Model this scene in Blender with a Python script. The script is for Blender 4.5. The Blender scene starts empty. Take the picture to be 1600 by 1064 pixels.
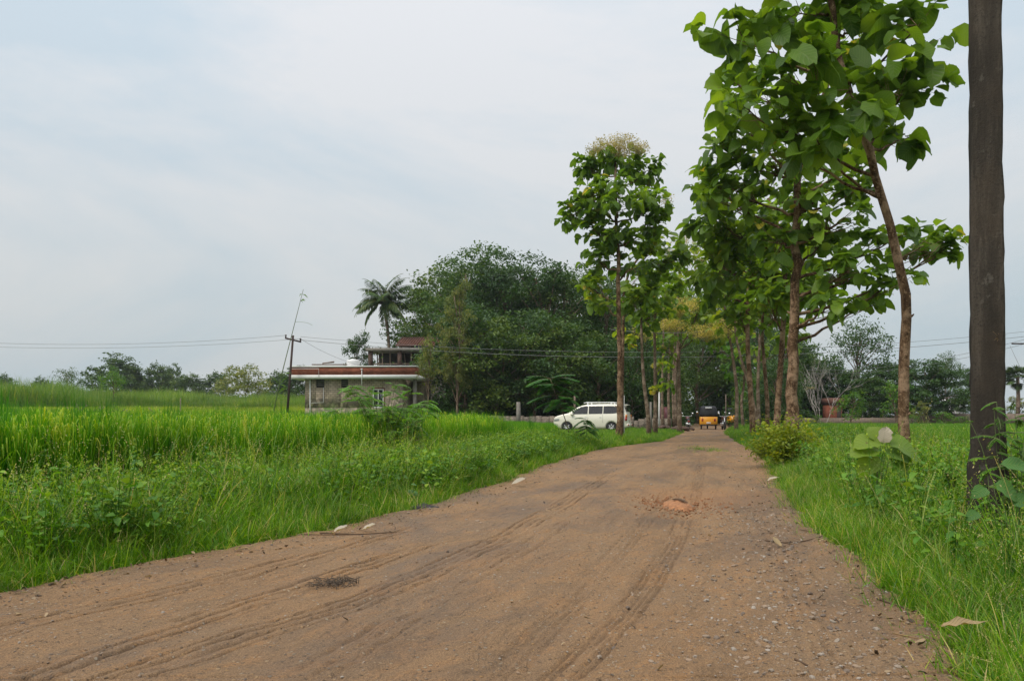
import bpy, math, random
import numpy as np
from mathutils import Vector, Matrix, Euler
R = math.radians
scene = bpy.context.scene
C = scene.collection
# ------------------------------------------------------------------ camera
FPX = 1200.0          # focal length in photograph pixels (1600 wide)
HY = 647.0            # horizon row in the photograph
CH = 1.15             # camera height, metres
cam_d = bpy.data.cameras.new('camera')
cam = bpy.data.objects.new('camera', cam_d)
C.objects.link(cam)
cam.location = (0, 0, CH)
cam.rotation_euler = (R(90), 0, 0)
cam_d.sensor_width = 36
cam_d.lens = 36 * FPX / 1600
cam_d.shift_y = (HY - 532) / 1600
cam_d.clip_start = 0.05
cam_d.clip_end = 4000
scene.camera = cam
# ------------------------------------------------------------------ world
SUN_EL, SUN_AZ = 52, 235        # azimuth measured clockwise from +Y (behind and to the left)
w = bpy.data.worlds.new('World'); scene.world = w
w.use_nodes = True
nt = w.node_tree; nt.nodes.clear()
def WN(t, **k):
    n = nt.nodes.new(t)
    for a, b in k.items(): setattr(n, a, b)
    return n
out = WN('ShaderNodeOutputWorld')
sky = WN('ShaderNodeTexSky', sky_type='NISHITA', sun_disc=False)
sky.sun_elevation = R(SUN_EL); sky.sun_rotation = R(SUN_AZ)
sky.air_density = 1.6; sky.dust_density = 3.0
bg1 = WN('ShaderNodeBackground'); bg1.inputs[1].default_value = 0.1
nt.links.new(sky.outputs[0], bg1.inputs[0])
tc = WN('ShaderNodeTexCoord')
sep = WN('ShaderNodeSeparateXYZ'); nt.links.new(tc.outputs['Generated'], sep.inputs[0])
ramp = WN('ShaderNodeValToRGB')
cr = ramp.color_ramp
cr.elements[0].position = 0.0; cr.elements[0].color = (.52, .575, .595, 1)
cr.elements[1].position = 1.0; cr.elements[1].color = (1.7, 1.7, 1.7, 1)
for p, c in ((.06, (.53, .585, .61, 1)), (.18, (.585, .64, .67, 1)), (.32, (.655, .71, .75, 1)), (.47, (.72, .775, .825, 1))):
    e = cr.elements.new(p); e.color = c
nt.links.new(sep.outputs['Z'], ramp.inputs[0])
mp = WN('ShaderNodeMapping'); mp.inputs['Scale'].default_value = (1, 1, 2.2)
mp.inputs['Rotation'].default_value = (.3, .5, .2)
nt.links.new(tc.outputs['Generated'], mp.inputs[0])
nz = WN('ShaderNodeTexNoise'); nz.inputs['Scale'].default_value = 1.5; nz.inputs['Detail'].default_value = 7
nz.inputs['Roughness'].default_value = .6; nz.inputs['Distortion'].default_value = .5
nt.links.new(mp.outputs[0], nz.inputs['Vector'])
r2 = WN('ShaderNodeValToRGB')
r2.color_ramp.elements[0].position = .40; r2.color_ramp.elements[0].color = (.89, .955, 1.0, 1)
r2.color_ramp.elements[1].position = .60; r2.color_ramp.elements[1].color = (1.13, 1.075, 1.05, 1)
nt.links.new(nz.outputs[0], r2.inputs[0])
mul = WN('ShaderNodeMix', data_type='RGBA', blend_type='MULTIPLY')
mul.inputs[0].default_value = 1
nt.links.new(ramp.outputs[0], mul.inputs[6]); nt.links.new(r2.outputs[0], mul.inputs[7])
bg2 = WN('ShaderNodeBackground'); bg2.inputs[1].default_value = 1.0
nt.links.new(mul.outputs[2], bg2.inputs[0])
mx = WN('ShaderNodeMixShader'); mx.inputs[0].default_value = .93
nt.links.new(bg1.outputs[0], mx.inputs[1]); nt.links.new(bg2.outputs[0], mx.inputs[2])
nt.links.new(mx.outputs[0], out.inputs[0])
# ------------------------------------------------------------------ sun
sd = bpy.data.lights.new('sun', 'SUN'); sd.energy = 1.8; sd.angle = R(18); sd.color = (1, .95, .86)
so = bpy.data.objects.new('sun', sd); C.objects.link(so)
az, el = R(SUN_AZ), R(SUN_EL)
sv = Vector((math.sin(az) * math.cos(el), math.cos(az) * math.cos(el), math.sin(el)))
so.rotation_euler = sv.to_track_quat('Z', 'Y').to_euler(); so.location = sv * 60
vs = scene.view_settings
scene.display_settings.display_device = 'sRGB'
vs.view_transform = 'Standard'; vs.look = 'None'; vs.exposure = 0.06; vs.gamma = 1; vs.use_curve_mapping = False
scene.render.engine = 'CYCLES'
scene.cycles.max_bounces = 6; scene.cycles.transparent_max_bounces = 8
scene.cycles.diffuse_bounces = 3; scene.cycles.volume_bounces = 0
# ================================================================== helpers
def PX(px, py, Y): return np.array([(px - 800) / FPX * Y, Y, CH - (py - HY) / FPX * Y])
def GPX(px, py):
    Y = CH * FPX / (py - HY); return np.array([(px - 800) / FPX * Y, Y, 0.0])
def tag(o, label=None, cat=None, group=None, kind=None):
    if label: o['label'] = label
    if cat: o['category'] = cat
    if group: o['group'] = group
    if kind: o['kind'] = kind
    return o
def empty(name, loc, rz=0.0, label=None, cat=None, group=None):
    o = bpy.data.objects.new(name, None); C.objects.link(o)
    o.location = loc; o.rotation_euler = (0, 0, rz); o.empty_display_size = .2
    return tag(o, label, cat, group)
def smooth(a, b, x):
    t = np.clip((x - a) / (b - a), 0, 1); return t * t * (3 - 2 * t)
def h2(ix, iy, s):
    n = (ix.astype(np.int64) * 374761393 + iy.astype(np.int64) * 668265263 + s * 982451653) & 0x7fffffff
    n = ((n ^ (n >> 13)) * 1274126177) & 0x7fffffff
    return ((n ^ (n >> 16)) & 0xffffff) / float(0xffffff)
def vnoise(x, y, s=0):
    x = np.asarray(x, float); y = np.asarray(y, float)
    ix = np.floor(x); iy = np.floor(y); fx = x - ix; fy = y - iy
    fx = fx * fx * (3 - 2 * fx); fy = fy * fy * (3 - 2 * fy)
    ix = ix.astype(np.int64); iy = iy.astype(np.int64)
    a = h2(ix, iy, s); b = h2(ix + 1, iy, s); c = h2(ix, iy + 1, s); d = h2(ix + 1, iy + 1, s)
    return (a * (1 - fx) + b * fx) * (1 - fy) + (c * (1 - fx) + d * fx) * fy
def fbm(x, y, s=0, o=4):
    t = 0; a = .5
    for i in range(o):
        t = t + a * vnoise(x, y, s + i * 17); x = x * 2.03 + 5.1; y = y * 2.03 + 1.7; a *= .5
    return t * 1.0 / (1 - .5 ** o) - .5
class Geo:
    """collects vertices, faces, a per-vertex value and uv, links them as ONE mesh"""
    def __init__(s): s.V = []; s.F = {}; s.A = []; s.U = []; s.n = 0
    def add(s, V, F, a=0.0, uv=None):
        V = np.asarray(V, float).reshape(-1, 3); n = len(V)
        s.V.append(V)
        s.A.append(np.broadcast_to(np.asarray(a, float), (n,)).copy())
        s.U.append(np.zeros((n, 2)) if uv is None else np.asarray(uv, float))
        for f in (F if isinstance(F, list) else [F]):
            f = np.asarray(f, np.int64)
            if f.size: s.F.setdefault(f.shape[1], []).append(f + s.n)
        s.n += n
    def box(s, x0, x1, y0, y1, z0, z1, M=None, a=0.0):
        V = np.array([(x, y, z) for z in (z0, z1) for y in (y0, y1) for x in (x0, x1)], float)
        if M is not None: V = (np.array(M.to_3x3()) @ V.T).T + np.array(M.translation)
        s.add(V, np.array([(0, 2, 3, 1), (4, 5, 7, 6), (0, 1, 5, 4), (1, 3, 7, 5), (3, 2, 6, 7), (2, 0, 4, 6)]), a)
    def tube(s, pts, rad, n=8, a=0.0, cap=True, wob=0.0, seed=0, flat=1.0):
        pts = np.asarray(pts, float); m = len(pts)
        rad = np.broadcast_to(np.asarray(rad, float), (m,))
        T = np.gradient(pts, axis=0); T /= np.linalg.norm(T, axis=1)[:, None] + 1e-9
        ref = np.array([0, 0, 1.0]) if abs(T[0][2]) < .9 else np.array([1.0, 0, 0])
        rings = []; rs = np.random.RandomState(seed)
        u = np.cross(T[0], ref); u /= np.linalg.norm(u)
        ang = np.arange(n) * 2 * np.pi / n
        for i in range(m):
            u = u - T[i] * np.dot(u, T[i]); u /= np.linalg.norm(u) + 1e-9
            v = np.cross(T[i], u)
            rr = rad[i] * (1 + (rs.rand(n) - .5) * wob)
            rings.append(pts[i] + np.outer(np.cos(ang) * rr, u) + np.outer(np.sin(ang) * rr * flat, v))
        V = np.concatenate(rings)
        i = np.arange(m - 1)[:, None] * n; j = np.arange(n)[None]; k = (j + 1) % n
        F = np.stack([i + j, i + k, i + n + k, i + n + j], -1).reshape(-1, 4)
        L = np.concatenate([[0], np.cumsum(np.linalg.norm(np.diff(pts, axis=0), axis=1))])
        uv = np.stack([np.tile(ang, m), np.repeat(L, n)], 1)
        Fs = [F]
        if cap:
            Fs.append(np.array([list(range(n))[::-1]])); Fs.append(np.array([[(m - 1) * n + q for q in range(n)]]))
        s.add(V, Fs, a, uv)
    def lathe(s, prof, n=20, M=None, a=0.0):
        ang = np.arange(n) * 2 * np.pi / n
        V = np.concatenate([np.stack([np.cos(ang) * r, np.sin(ang) * r, np.full(n, z)], 1) for r, z in prof])
        m = len(prof)
        i = np.arange(m - 1)[:, None] * n; j = np.arange(n)[None]; k = (j + 1) % n
        F = np.stack([i + j, i + k, i + n + k, i + n + j], -1).reshape(-1, 4)
        if M is not None: V = (np.array(M.to_3x3()) @ V.T).T + np.array(M.translation)
        s.add(V, [F, np.array([list(range(n))[::-1]]), np.array([[(m - 1) * n + q for q in range(n)]])], a)
    def stamp(s, tpl, Rm, T, a=0.0):
        """tpl=(V,F list,uv,aoffset); Rm (N,3,3) incl. scale; T (N,3); a (N,)"""
        tv, tf, tuv, ta = tpl; N = len(T); nv = len(tv)
        if N == 0: return
        V = np.einsum('nij,vj->nvi', Rm, tv) + T[:, None]
        a = np.broadcast_to(np.asarray(a, float), (N,))
        A = (a[:, None] + ta[None]).reshape(-1)
        off = (np.arange(N) * nv)
        F = [(f[None] + off[:, None, None]).reshape(-1, f.shape[1]) for f in tf]
        s.add(V.reshape(-1, 3), F, A, np.tile(tuv, (N, 1)))
    def mesh(s, name, mat, smooth_=False, origin=None):
        me = bpy.data.meshes.new(name)
        V = np.concatenate(s.V)
        if origin is not None: V = V - np.asarray(origin, float)
        me.vertices.add(len(V)); me.vertices.foreach_set('co', V.astype(np.float32).ravel())
        loops = []; starts = []; tot = 0
        for k, fl in s.F.items():
            f = np.concatenate(fl); loops.append(f.ravel())
            starts.append(tot + np.arange(len(f)) * k); tot += f.size
        loops = np.concatenate(loops); starts = np.concatenate(starts)
        me.loops.add(len(loops)); me.loops.foreach_set('vertex_index', loops.astype(np.int32))
        me.polygons.add(len(starts)); me.polygons.foreach_set('loop_start', starts.astype(np.int32))
        if smooth_: me.polygons.foreach_set('use_smooth', np.ones(len(starts), bool))
        me.update(calc_edges=True)
        at = me.attributes.new('v', 'FLOAT', 'POINT'); at.data.foreach_set('value', np.concatenate(s.A).astype(np.float32))
        U = np.concatenate(s.U)
        if np.any(U):
            uvl = me.uv_layers.new(name='uv'); uvl.data.foreach_set('uv', U[loops].astype(np.float32).ravel())
        for m in (mat if isinstance(mat, (list, tuple)) else [mat]): me.materials.append(m)
        return me
    def build(s, name, mat, parent=None, loc=(0, 0, 0), rz=0.0, smooth_=False, origin=None, link=True):
        me = s.mesh(name, mat, smooth_, origin)
        o = bpy.data.objects.new(name, me)
        if link: C.objects.link(o)
        o.location = loc; o.rotation_euler = (0, 0, rz)
        if parent is not None: o.parent = parent
        return o
def copy_tree(o, parent=None):
    c = o.copy(); C.objects.link(c); c.parent = parent
    for ch in list(o.children): copy_tree(ch, c)
    return c
def frames(d, up):
    """columns x,y,z: y along d, z near up"""
    d = d / (np.linalg.norm(d, axis=1)[:, None] + 1e-9)
    x = np.cross(d, up); x /= np.linalg.norm(x, axis=1)[:, None] + 1e-9
    z = np.cross(x, d)
    return np.stack([x, d, z], -1)
def rdir(rs, n):
    v = rs.normal(size=(n, 3)); return v / np.linalg.norm(v, axis=1)[:, None]
def leaf_tpl(ts, ws, droop=.2, fold=.15, wave=0.0, seed=0, curl=0.0, stem=0.0):
    rs = np.random.RandomState(seed)
    V = []; U = []; A = []
    if stem: ts = [0.0] + [stem + t * (1 - stem) for t in ts]; ws = [.012] + list(ws)
    for t, h in zip(ts, ws):
        c = np.array([curl * t * t, t * (1 - .25 * droop * t), -droop * t * t])
        for sx in (-1, 0, 1):
            e = (rs.rand() - .5) * wave if sx else 0
            V.append(c + np.array([sx * h, (rs.rand() - .5) * wave * .5 if sx else 0, abs(sx) * h * fold + e])); U.append((sx * .5 + .5, t)); A.append(0)
    F = []
    for i in range(len(ts) - 1):
        for j in (0, 1):
            q = i * 3 + j; F.append((q, q + 1, q + 4, q + 3))
    return np.array(V), [np.array(F)], np.array(U), np.array(A, float)
def diamond_tpl(w=.22, droop=.1):
    V = np.array([(0, 0, 0), (w, .5, .02), (0, 1, -droop), (-w, .5, .02)])
    return V, [np.array([(0, 1, 2, 3)])], np.array([(.5, 0), (1, .5), (.5, 1), (0, .5)]), np.zeros(4)
def scatter(name, pts, rz, tilt, scl, idx, tpls, label, cat, zs=None):
    """one 'stuff' object: a point mesh whose geometry nodes put a small clump on every point"""
    n = len(pts)
    me = bpy.data.meshes.new(name); me.vertices.add(n)
    me.vertices.foreach_set('co', np.asarray(pts, np.float32).ravel())
    a = me.attributes.new('rot', 'FLOAT_VECTOR', 'POINT')
    a.data.foreach_set('vector', np.column_stack([tilt[:, 0], tilt[:, 1], rz]).astype(np.float32).ravel())
    a = me.attributes.new('scl', 'FLOAT_VECTOR', 'POINT')
    zs = scl if zs is None else zs
    a.data.foreach_set('vector', np.column_stack([scl, scl, zs]).astype(np.float32).ravel())
    a = me.attributes.new('idx', 'INT', 'POINT'); a.data.foreach_set('value', np.asarray(idx, np.int32))
    o = bpy.data.objects.new(name, me); C.objects.link(o)
    col = bpy.data.collections.new(name + '_clumps')
    for t in tpls: col.objects.link(t)
    ng = bpy.data.node_groups.new(name, 'GeometryNodeTree')
    ng.interface.new_socket('Geometry', in_out='INPUT', socket_type='NodeSocketGeometry')
    ng.interface.new_socket('Geometry', in_out='OUTPUT', socket_type='NodeSocketGeometry')
    N = ng.nodes; L = ng.links
    gi = N.new('NodeGroupInput'); go = N.new('NodeGroupOutput')
    ip = N.new('GeometryNodeInstanceOnPoints'); ci = N.new('GeometryNodeCollectionInfo')
    ci.inputs['Collection'].default_value = col; ci.inputs['Separate Children'].default_value = True
    ci.inputs['Reset Children'].default_value = True
    def na(nm, ty):
        q = N.new('GeometryNodeInputNamedAttribute'); q.data_type = ty; q.inputs['Name'].default_value = nm; return q
    L.new(gi.outputs[0], ip.inputs['Points']); L.new(ci.outputs[0], ip.inputs['Instance'])
    ip.inputs['Pick Instance'].default_value = True
    L.new(na('idx', 'INT').outputs['Attribute'], ip.inputs['Instance Index'])
    L.new(na('rot', 'FLOAT_VECTOR').outputs['Attribute'], ip.inputs['Rotation'])
    L.new(na('scl', 'FLOAT_VECTOR').outputs['Attribute'], ip.inputs['Scale'])
    L.new(ip.outputs[0], go.inputs[0])
    md = o.modifiers.new('scatter', 'NODES'); md.node_group = ng
    tag(o, label, cat, kind='stuff')
    return o
# ================================================================== materials
def newmat(name):
    m = bpy.data.materials.new(name); m.use_nodes = True
    t = m.node_tree; t.nodes.clear(); return m, t
def nd(t, ty, **k):
    n = t.nodes.new(ty)
    for a, b in k.items(): setattr(n, a, b)
    return n
def ramp_node(t, src, stops, interp='LINEAR'):
    r = nd(t, 'ShaderNodeValToRGB'); cr = r.color_ramp; cr.interpolation = interp
    cr.elements[0].position = stops[0][0]; cr.elements[0].color = (*stops[0][1], 1)
    cr.elements[1].position = stops[-1][0]; cr.elements[1].color = (*stops[-1][1], 1)
    for p, c in stops[1:-1]: e = cr.elements.new(p); e.color = (*c, 1)
    t.links.new(src, r.inputs[0]); return r.outputs[0]
def noise(t, scale, detail=4, rough=.55, vec=None, dist=0, dim='3D'):
    n = nd(t, 'ShaderNodeTexNoise'); n.inputs['Scale'].default_value = scale; n.inputs['Detail'].default_value = detail
    n.inputs['Roughness'].default_value = rough; n.inputs['Distortion'].default_value = dist
    if vec is not None: t.links.new(vec, n.inputs['Vector'])
    return n.outputs[0]
def mixc(t, fac, a, b, mode='MIX'):
    m = nd(t, 'ShaderNodeMix', data_type='RGBA', blend_type=mode)
    for v, i in ((fac, 0), (a, 6), (b, 7)):
        if hasattr(v, 'links'): t.links.new(v, m.inputs[i])
        else: m.inputs[i].default_value = v if i == 0 else (*v, 1)
    return m.outputs[2]
def math_(t, op, a, b=None, clamp=False):
    m = nd(t, 'ShaderNodeMath', operation=op, use_clamp=clamp)
    for v, i in ((a, 0), (b, 1)):
        if v is None: continue
        if hasattr(v, 'links'): t.links.new(v, m.inputs[i])
        else: m.inputs[i].default_value = v
    return m.outputs[0]
def mapr(t, v, a, b, c=0.0, d=1.0):
    m = nd(t, 'ShaderNodeMapRange'); t.links.new(v, m.inputs[0])
    for i, x in enumerate((a, b, c, d)): m.inputs[i + 1].default_value = x
    return m.outputs[0]
def texco(t, kind='Object', scale=None, rot=None):
    o = nd(t, 'ShaderNodeTexCoord').outputs[kind]
    if scale is None and rot is None: return o
    m = nd(t, 'ShaderNodeMapping')
    if scale: m.inputs['Scale'].default_value = scale
    if rot: m.inputs['Rotation'].default_value = rot
    t.links.new(o, m.inputs[0]); return m.outputs[0]
def finish(t, col, rough=.8, metal=0.0, bump=None, bstr=.3, bdist=.02, trans=0.0, tcol=None, spec=.5, coat=0.0):
    p = nd(t, 'ShaderNodeBsdfPrincipled')
    if hasattr(col, 'links'): t.links.new(col, p.inputs['Base Color'])
    else: p.inputs['Base Color'].default_value = (*col, 1)
    if hasattr(rough, 'links'): t.links.new(rough, p.inputs['Roughness'])
    else: p.inputs['Roughness'].default_value = rough
    p.inputs['Metallic'].default_value = metal; p.inputs['Specular IOR Level'].default_value = spec
    p.inputs['Coat Weight'].default_value = coat
    if bump is not None:
        b = nd(t, 'ShaderNodeBump'); b.inputs['Strength'].default_value = bstr; b.inputs['Distance'].default_value = bdist
        t.links.new(bump, b.inputs['Height']); t.links.new(b.outputs[0], p.inputs['Normal'])
    o = nd(t, 'ShaderNodeOutputMaterial')
    if trans:
        tr = nd(t, 'ShaderNodeBsdfTranslucent')
        tc_ = tcol if tcol is not None else col
        if hasattr(tc_, 'links'): t.links.new(tc_, tr.inputs[0])
        else: tr.inputs[0].default_value = (*tc_, 1)
        mxs = nd(t, 'ShaderNodeMixShader'); mxs.inputs[0].default_value = trans
        t.links.new(p.outputs[0], mxs.inputs[1]); t.links.new(tr.outputs[0], mxs.inputs[2])
        t.links.new(mxs.outputs[0], o.inputs[0])
    else: t.links.new(p.outputs[0], o.inputs[0])
def flat(name, col, rough=.6, metal=0.0, var=.12, scale=6.0, spec=.5, coat=0.0, bump=0.0):
    m, t = newmat(name)
    n = noise(t, scale, 5, .6, texco(t))
    a = tuple(c * (1 - var) for c in col); b = tuple(min(1, c * (1 + var)) for c in col)
    c = ramp_node(t, n, [(.3, a), (.7, b)])
    finish(t, c, rough, metal, n if bump else None, bump, .02, spec=spec, coat=coat); return m
def leafmat(name, stops, under=None, trans=.3, rough=.5, vein=False, inst=.0, spec=.35, nscale=1.2, spots=True):
    """stops over the per-leaf value v (0..1)"""
    m, t = newmat(name)
    at = nd(t, 'ShaderNodeAttribute', attribute_name='v').outputs['Fac']
    v = at
    if inst:
        oi = nd(t, 'ShaderNodeObjectInfo').outputs['Random']
        v = math_(t, 'ADD', at, math_(t, 'MULTIPLY', math_(t, 'SUBTRACT', oi, .5), inst), True)
    col = ramp_node(t, v, stops)
    n = noise(t, nscale, 3, .6, nd(t, 'ShaderNodeNewGeometry').outputs['Position'] if inst else texco(t))
    col = mixc(t, 1.0, col, ramp_node(t, n, [(.32, (.66, .72, .8)), (.68, (1.35, 1.25, 1.1))]), 'MULTIPLY')
    bump = None
    if vein:
        uv = nd(t, 'ShaderNodeUVMap').outputs[0]
        s = nd(t, 'ShaderNodeSeparateXYZ'); t.links.new(uv, s.inputs[0])
        ax = math_(t, 'ABSOLUTE', math_(t, 'SUBTRACT', s.outputs[0], .5))
        ph = math_(t, 'MULTIPLY', math_(t, 'SUBTRACT', s.outputs[1], math_(t, 'MULTIPLY', ax, .45)), 9 * 6.2832)
        wv = math_(t, 'POWER', math_(t, 'ABSOLUTE', math_(t, 'COSINE', math_(t, 'MULTIPLY', ph, .5))), 14)
        mid = mapr(t, ax, 0.0, .035, 1, 0)
        sp = mapr(t, noise(t, 9, 4, .7, texco(t)), .66, .70, 0, .8)
        vv = math_(t, 'MAXIMUM', wv, mid)
        col = mixc(t, math_(t, 'MULTIPLY', vv, .35), col, (.22, .30, .07)) if spots else mixc(t, math_(t, 'MULTIPLY', vv, .5), col, (.30, .24, .15))
        col = mixc(t, sp, col, (.13, .08, .03))
        bump = vv
    base = col
    if under is not None:
        bf = nd(t, 'ShaderNodeNewGeometry').outputs['Backfacing']
        base = mixc(t, math_(t, 'MULTIPLY', bf, .75), col, under)
    finish(t, base, rough, bump=bump, bstr=.4, bdist=.01, trans=trans, tcol=mixc(t, 1.0, col, (1.6, 1.5, .5), 'MULTIPLY'), spec=spec)
    return m
M = {}
M['teak_leaf'] = leafmat('teak_leaf', [(0, (.045, .115, .014)), (.45, (.12, .23, .018)), (.8, (.21, .33, .026)), (.93, (.30, .35, .03)), (1, (.42, .32, .05))], under=(.15, .22, .08), trans=.5, rough=.42, vein=True)
M['teak_far'] = leafmat('teak_leaf_far', [(0, (.055, .125, .016)), (.45, (.14, .25, .020)), (.8, (.25, .34, .03)), (.93, (.36, .36, .035)), (1, (.42, .33, .06))], under=(.16, .22, .075), trans=.5, rough=.45)
M['wood_leaf'] = leafmat('wood_leaf', [(0, (.027, .070, .020)), (.5, (.052, .118, .030)), (1, (.11, .18, .040))], trans=.3, rough=.5, inst=.3)
M['wood_leaf2'] = leafmat('wood_leaf_b', [(0, (.042, .088, .020)), (.5, (.085, .155, .03)), (1, (.17, .23, .04))], trans=.3, rough=.5, inst=.3)
M['wood_leaf3'] = leafmat('wood_leaf_c', [(0, (.026, .062, .026)), (.5, (.046, .10, .038)), (1, (.088, .145, .055))], trans=.3, rough=.5, inst=.3)
M['olive_leaf'] = leafmat('olive_leaf', [(0, (.08, .12, .035)), (.6, (.17, .21, .055)), (1, (.32, .29, .10))], trans=.35)
M['far_leaf'] = leafmat('far_leaf', [(0, (.032, .072, .026)), (.5, (.060, .115, .036)), (1, (.12, .17, .05))], trans=.3, inst=.5)
M['bright_leaf'] = leafmat('bright_leaf', [(0, (.045, .13, .012)), (.6, (.085, .21, .02)), (1, (.19, .29, .03))], trans=.38, rough=.45)
M['pinnate_leaf'] = leafmat('pinnate_leaf', [(0, (.028, .105, .016)), (.6, (.05, .17, .022)), (1, (.10, .25, .03))], trans=.35, rough=.5)
M['yellow_bush'] = leafmat('yellow_bush', [(0, (.09, .16, .012)), (.6, (.24, .31, .02)), (1, (.42, .42, .04))], trans=.42)
M['palm_leaf'] = leafmat('palm_leaf', [(0, (.04, .085, .028)), (.6, (.08, .14, .036)), (1, (.22, .23, .06))], trans=.2)
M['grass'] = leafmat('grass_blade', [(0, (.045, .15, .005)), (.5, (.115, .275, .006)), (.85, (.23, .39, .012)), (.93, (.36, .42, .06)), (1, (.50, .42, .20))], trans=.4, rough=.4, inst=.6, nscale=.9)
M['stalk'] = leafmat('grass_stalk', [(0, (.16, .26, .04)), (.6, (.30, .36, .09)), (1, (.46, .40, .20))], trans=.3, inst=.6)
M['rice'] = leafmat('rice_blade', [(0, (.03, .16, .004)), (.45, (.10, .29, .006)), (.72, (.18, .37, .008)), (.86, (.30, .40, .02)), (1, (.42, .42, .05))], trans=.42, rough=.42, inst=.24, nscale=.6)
M['young_rice'] = leafmat('young_rice', [(0, (.05, .17, .012)), (.6, (.11, .27, .018)), (1, (.2, .34, .03))], trans=.4, inst=.3, nscale=.3)
M['meadow'] = leafmat('meadow_blade', [(0, (.16, .28, .02)), (.6, (.27, .38, .03)), (1, (.40, .42, .07))], trans=.4, inst=.5, nscale=.12)
M['weed'] = leafmat('weed_leaf', [(0, (.055, .17, .012)), (.55, (.12, .28, .018)), (1, (.26, .38, .035))], trans=.34, rough=.5, inst=.3)
M['round_leaf'] = leafmat('round_leaf', [(0, (.05, .15, .035)), (1, (.10, .24, .055))], trans=.35, rough=.5, vein=True)
M['reed'] = leafmat('reed_blade', [(0, (.08, .18, .03)), (.7, (.16, .28, .04)), (1, (.30, .33, .08))], trans=.35, inst=.5, nscale=.15)
M['blossom'] = leafmat('blossom', [(0, (.30, .27, .13)), (1, (.58, .50, .30))], trans=.3)
M['blossom_yellow'] = leafmat('blossom_yellow', [(0, (.34, .31, .08)), (1, (.66, .56, .20))], trans=.4)
M['crumb'] = leafmat('leaf_crumb', [(0, (.05, .03, .018)), (.5, (.14, .085, .045)), (1, (.34, .25, .15))], trans=.1, inst=1.0)
M['deadleaf'] = leafmat('dead_leaf', [(0, (.30, .19, .09)), (1, (.50, .38, .20))], trans=.15, vein=True, spots=False)
M['paleleaf'] = leafmat('pale_dry_leaf', [(0, (.38, .31, .24)), (1, (.56, .49, .39))], trans=.15, vein=True, spots=False)
M['lime_leaf'] = leafmat('lime_leaf', [(0, (.07, .17, .018)), (1, (.20, .30, .03))], trans=.4, vein=True)
def barkmat(name, a, b, c, sc=9):
    m, t = newmat(name)
    v = texco(t, 'Object', (1, 1, .28))
    n = noise(t, sc, 7, .65, v, .6); n2 = noise(t, 2.2, 4, .6, texco(t)); n3 = noise(t, 42, 4, .7, v)
    col = ramp_node(t, n, [(.3, a), (.5, b), (.72, c)])
    col = mixc(t, mapr(t, n2, .50, .60), col, tuple(x * 1.25 + .03 for x in c))
    n4 = noise(t, 16, 5, .75, texco(t), 1.0)
    col = mixc(t, mapr(t, n4, .54, .62, 0, .8), col, tuple(x * 1.5 + .02 for x in c))
    col = mixc(t, mapr(t, n4, .44, .36, 0, .8), col, tuple(x * .5 for x in a))
    col = mixc(t, mapr(t, n3, .55, .75, 0, .6), col, tuple(x * .35 for x in a))
    finish(t, col, .9, bump=math_(t, 'ADD', n, math_(t, 'MULTIPLY', n3, .5)), bstr=.9, bdist=.03, spec=.2); return m
M['bark'] = barkmat('teak_bark', (.030, .017, .010), (.10, .055, .028), (.24, .15, .085))
M['bark_far'] = barkmat('bark_far', (.06, .038, .025), (.13, .085, .055), (.22, .16, .11), 5)
M['bark_pale'] = barkmat('pale_bark', (.2, .17, .14), (.34, .3, .26), (.46, .42, .37), 8)
M['stem'] = flat('weed_stem', (.10, .14, .04), .8, var=.3)
M['twig'] = flat('dry_twig', (.10, .06, .035), .9, var=.3, scale=30)
# soil / ground
def groundmat():
    m, t = newmat('field_soil')
    v = texco(t)
    n = noise(t, .6, 6, .6, v); n2 = noise(t, 14, 6, .7, v); n3 = noise(t, .05, 4, .5, v)
    soil = ramp_node(t, n2, [(.3, (.035, .024, .014)), (.7, (.11, .07, .04))])
    gr = ramp_node(t, n2, [(.3, (.04, .10, .012)), (.7, (.12, .2, .03))])
    col = mixc(t, mapr(t, n, .35, .6), soil, gr)
    # far grassland is yellow green
    s = nd(t, 'ShaderNodeSeparateXYZ'); t.links.new(v, s.inputs[0])
    far = mapr(t, s.outputs[1], 50, 60)
    fg = ramp_node(t, noise(t, .35, 5, .6, v), [(.3, (.14, .21, .03)), (.6, (.22, .29, .045)), (.8, (.30, .28, .09))])
    fg = mixc(t, mapr(t, n3, .5, .7), fg, (.08, .13, .03))
    lft = mapr(t, s.outputs[0], -3, -9)
    col = mixc(t, math_(t, 'MULTIPLY', far, lft), col, fg)
    litter = ramp_node(t, n2, [(.3, (.03, .022, .013)), (.7, (.10, .065, .035))])
    col = mixc(t, math_(t, 'MULTIPLY', far, math_(t, 'SUBTRACT', 1.0, lft)), col, litter)
    finish(t, col, .95, bump=n2, bstr=.6, bdist=.05, spec=.15); return m
M['ground'] = groundmat()
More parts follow.
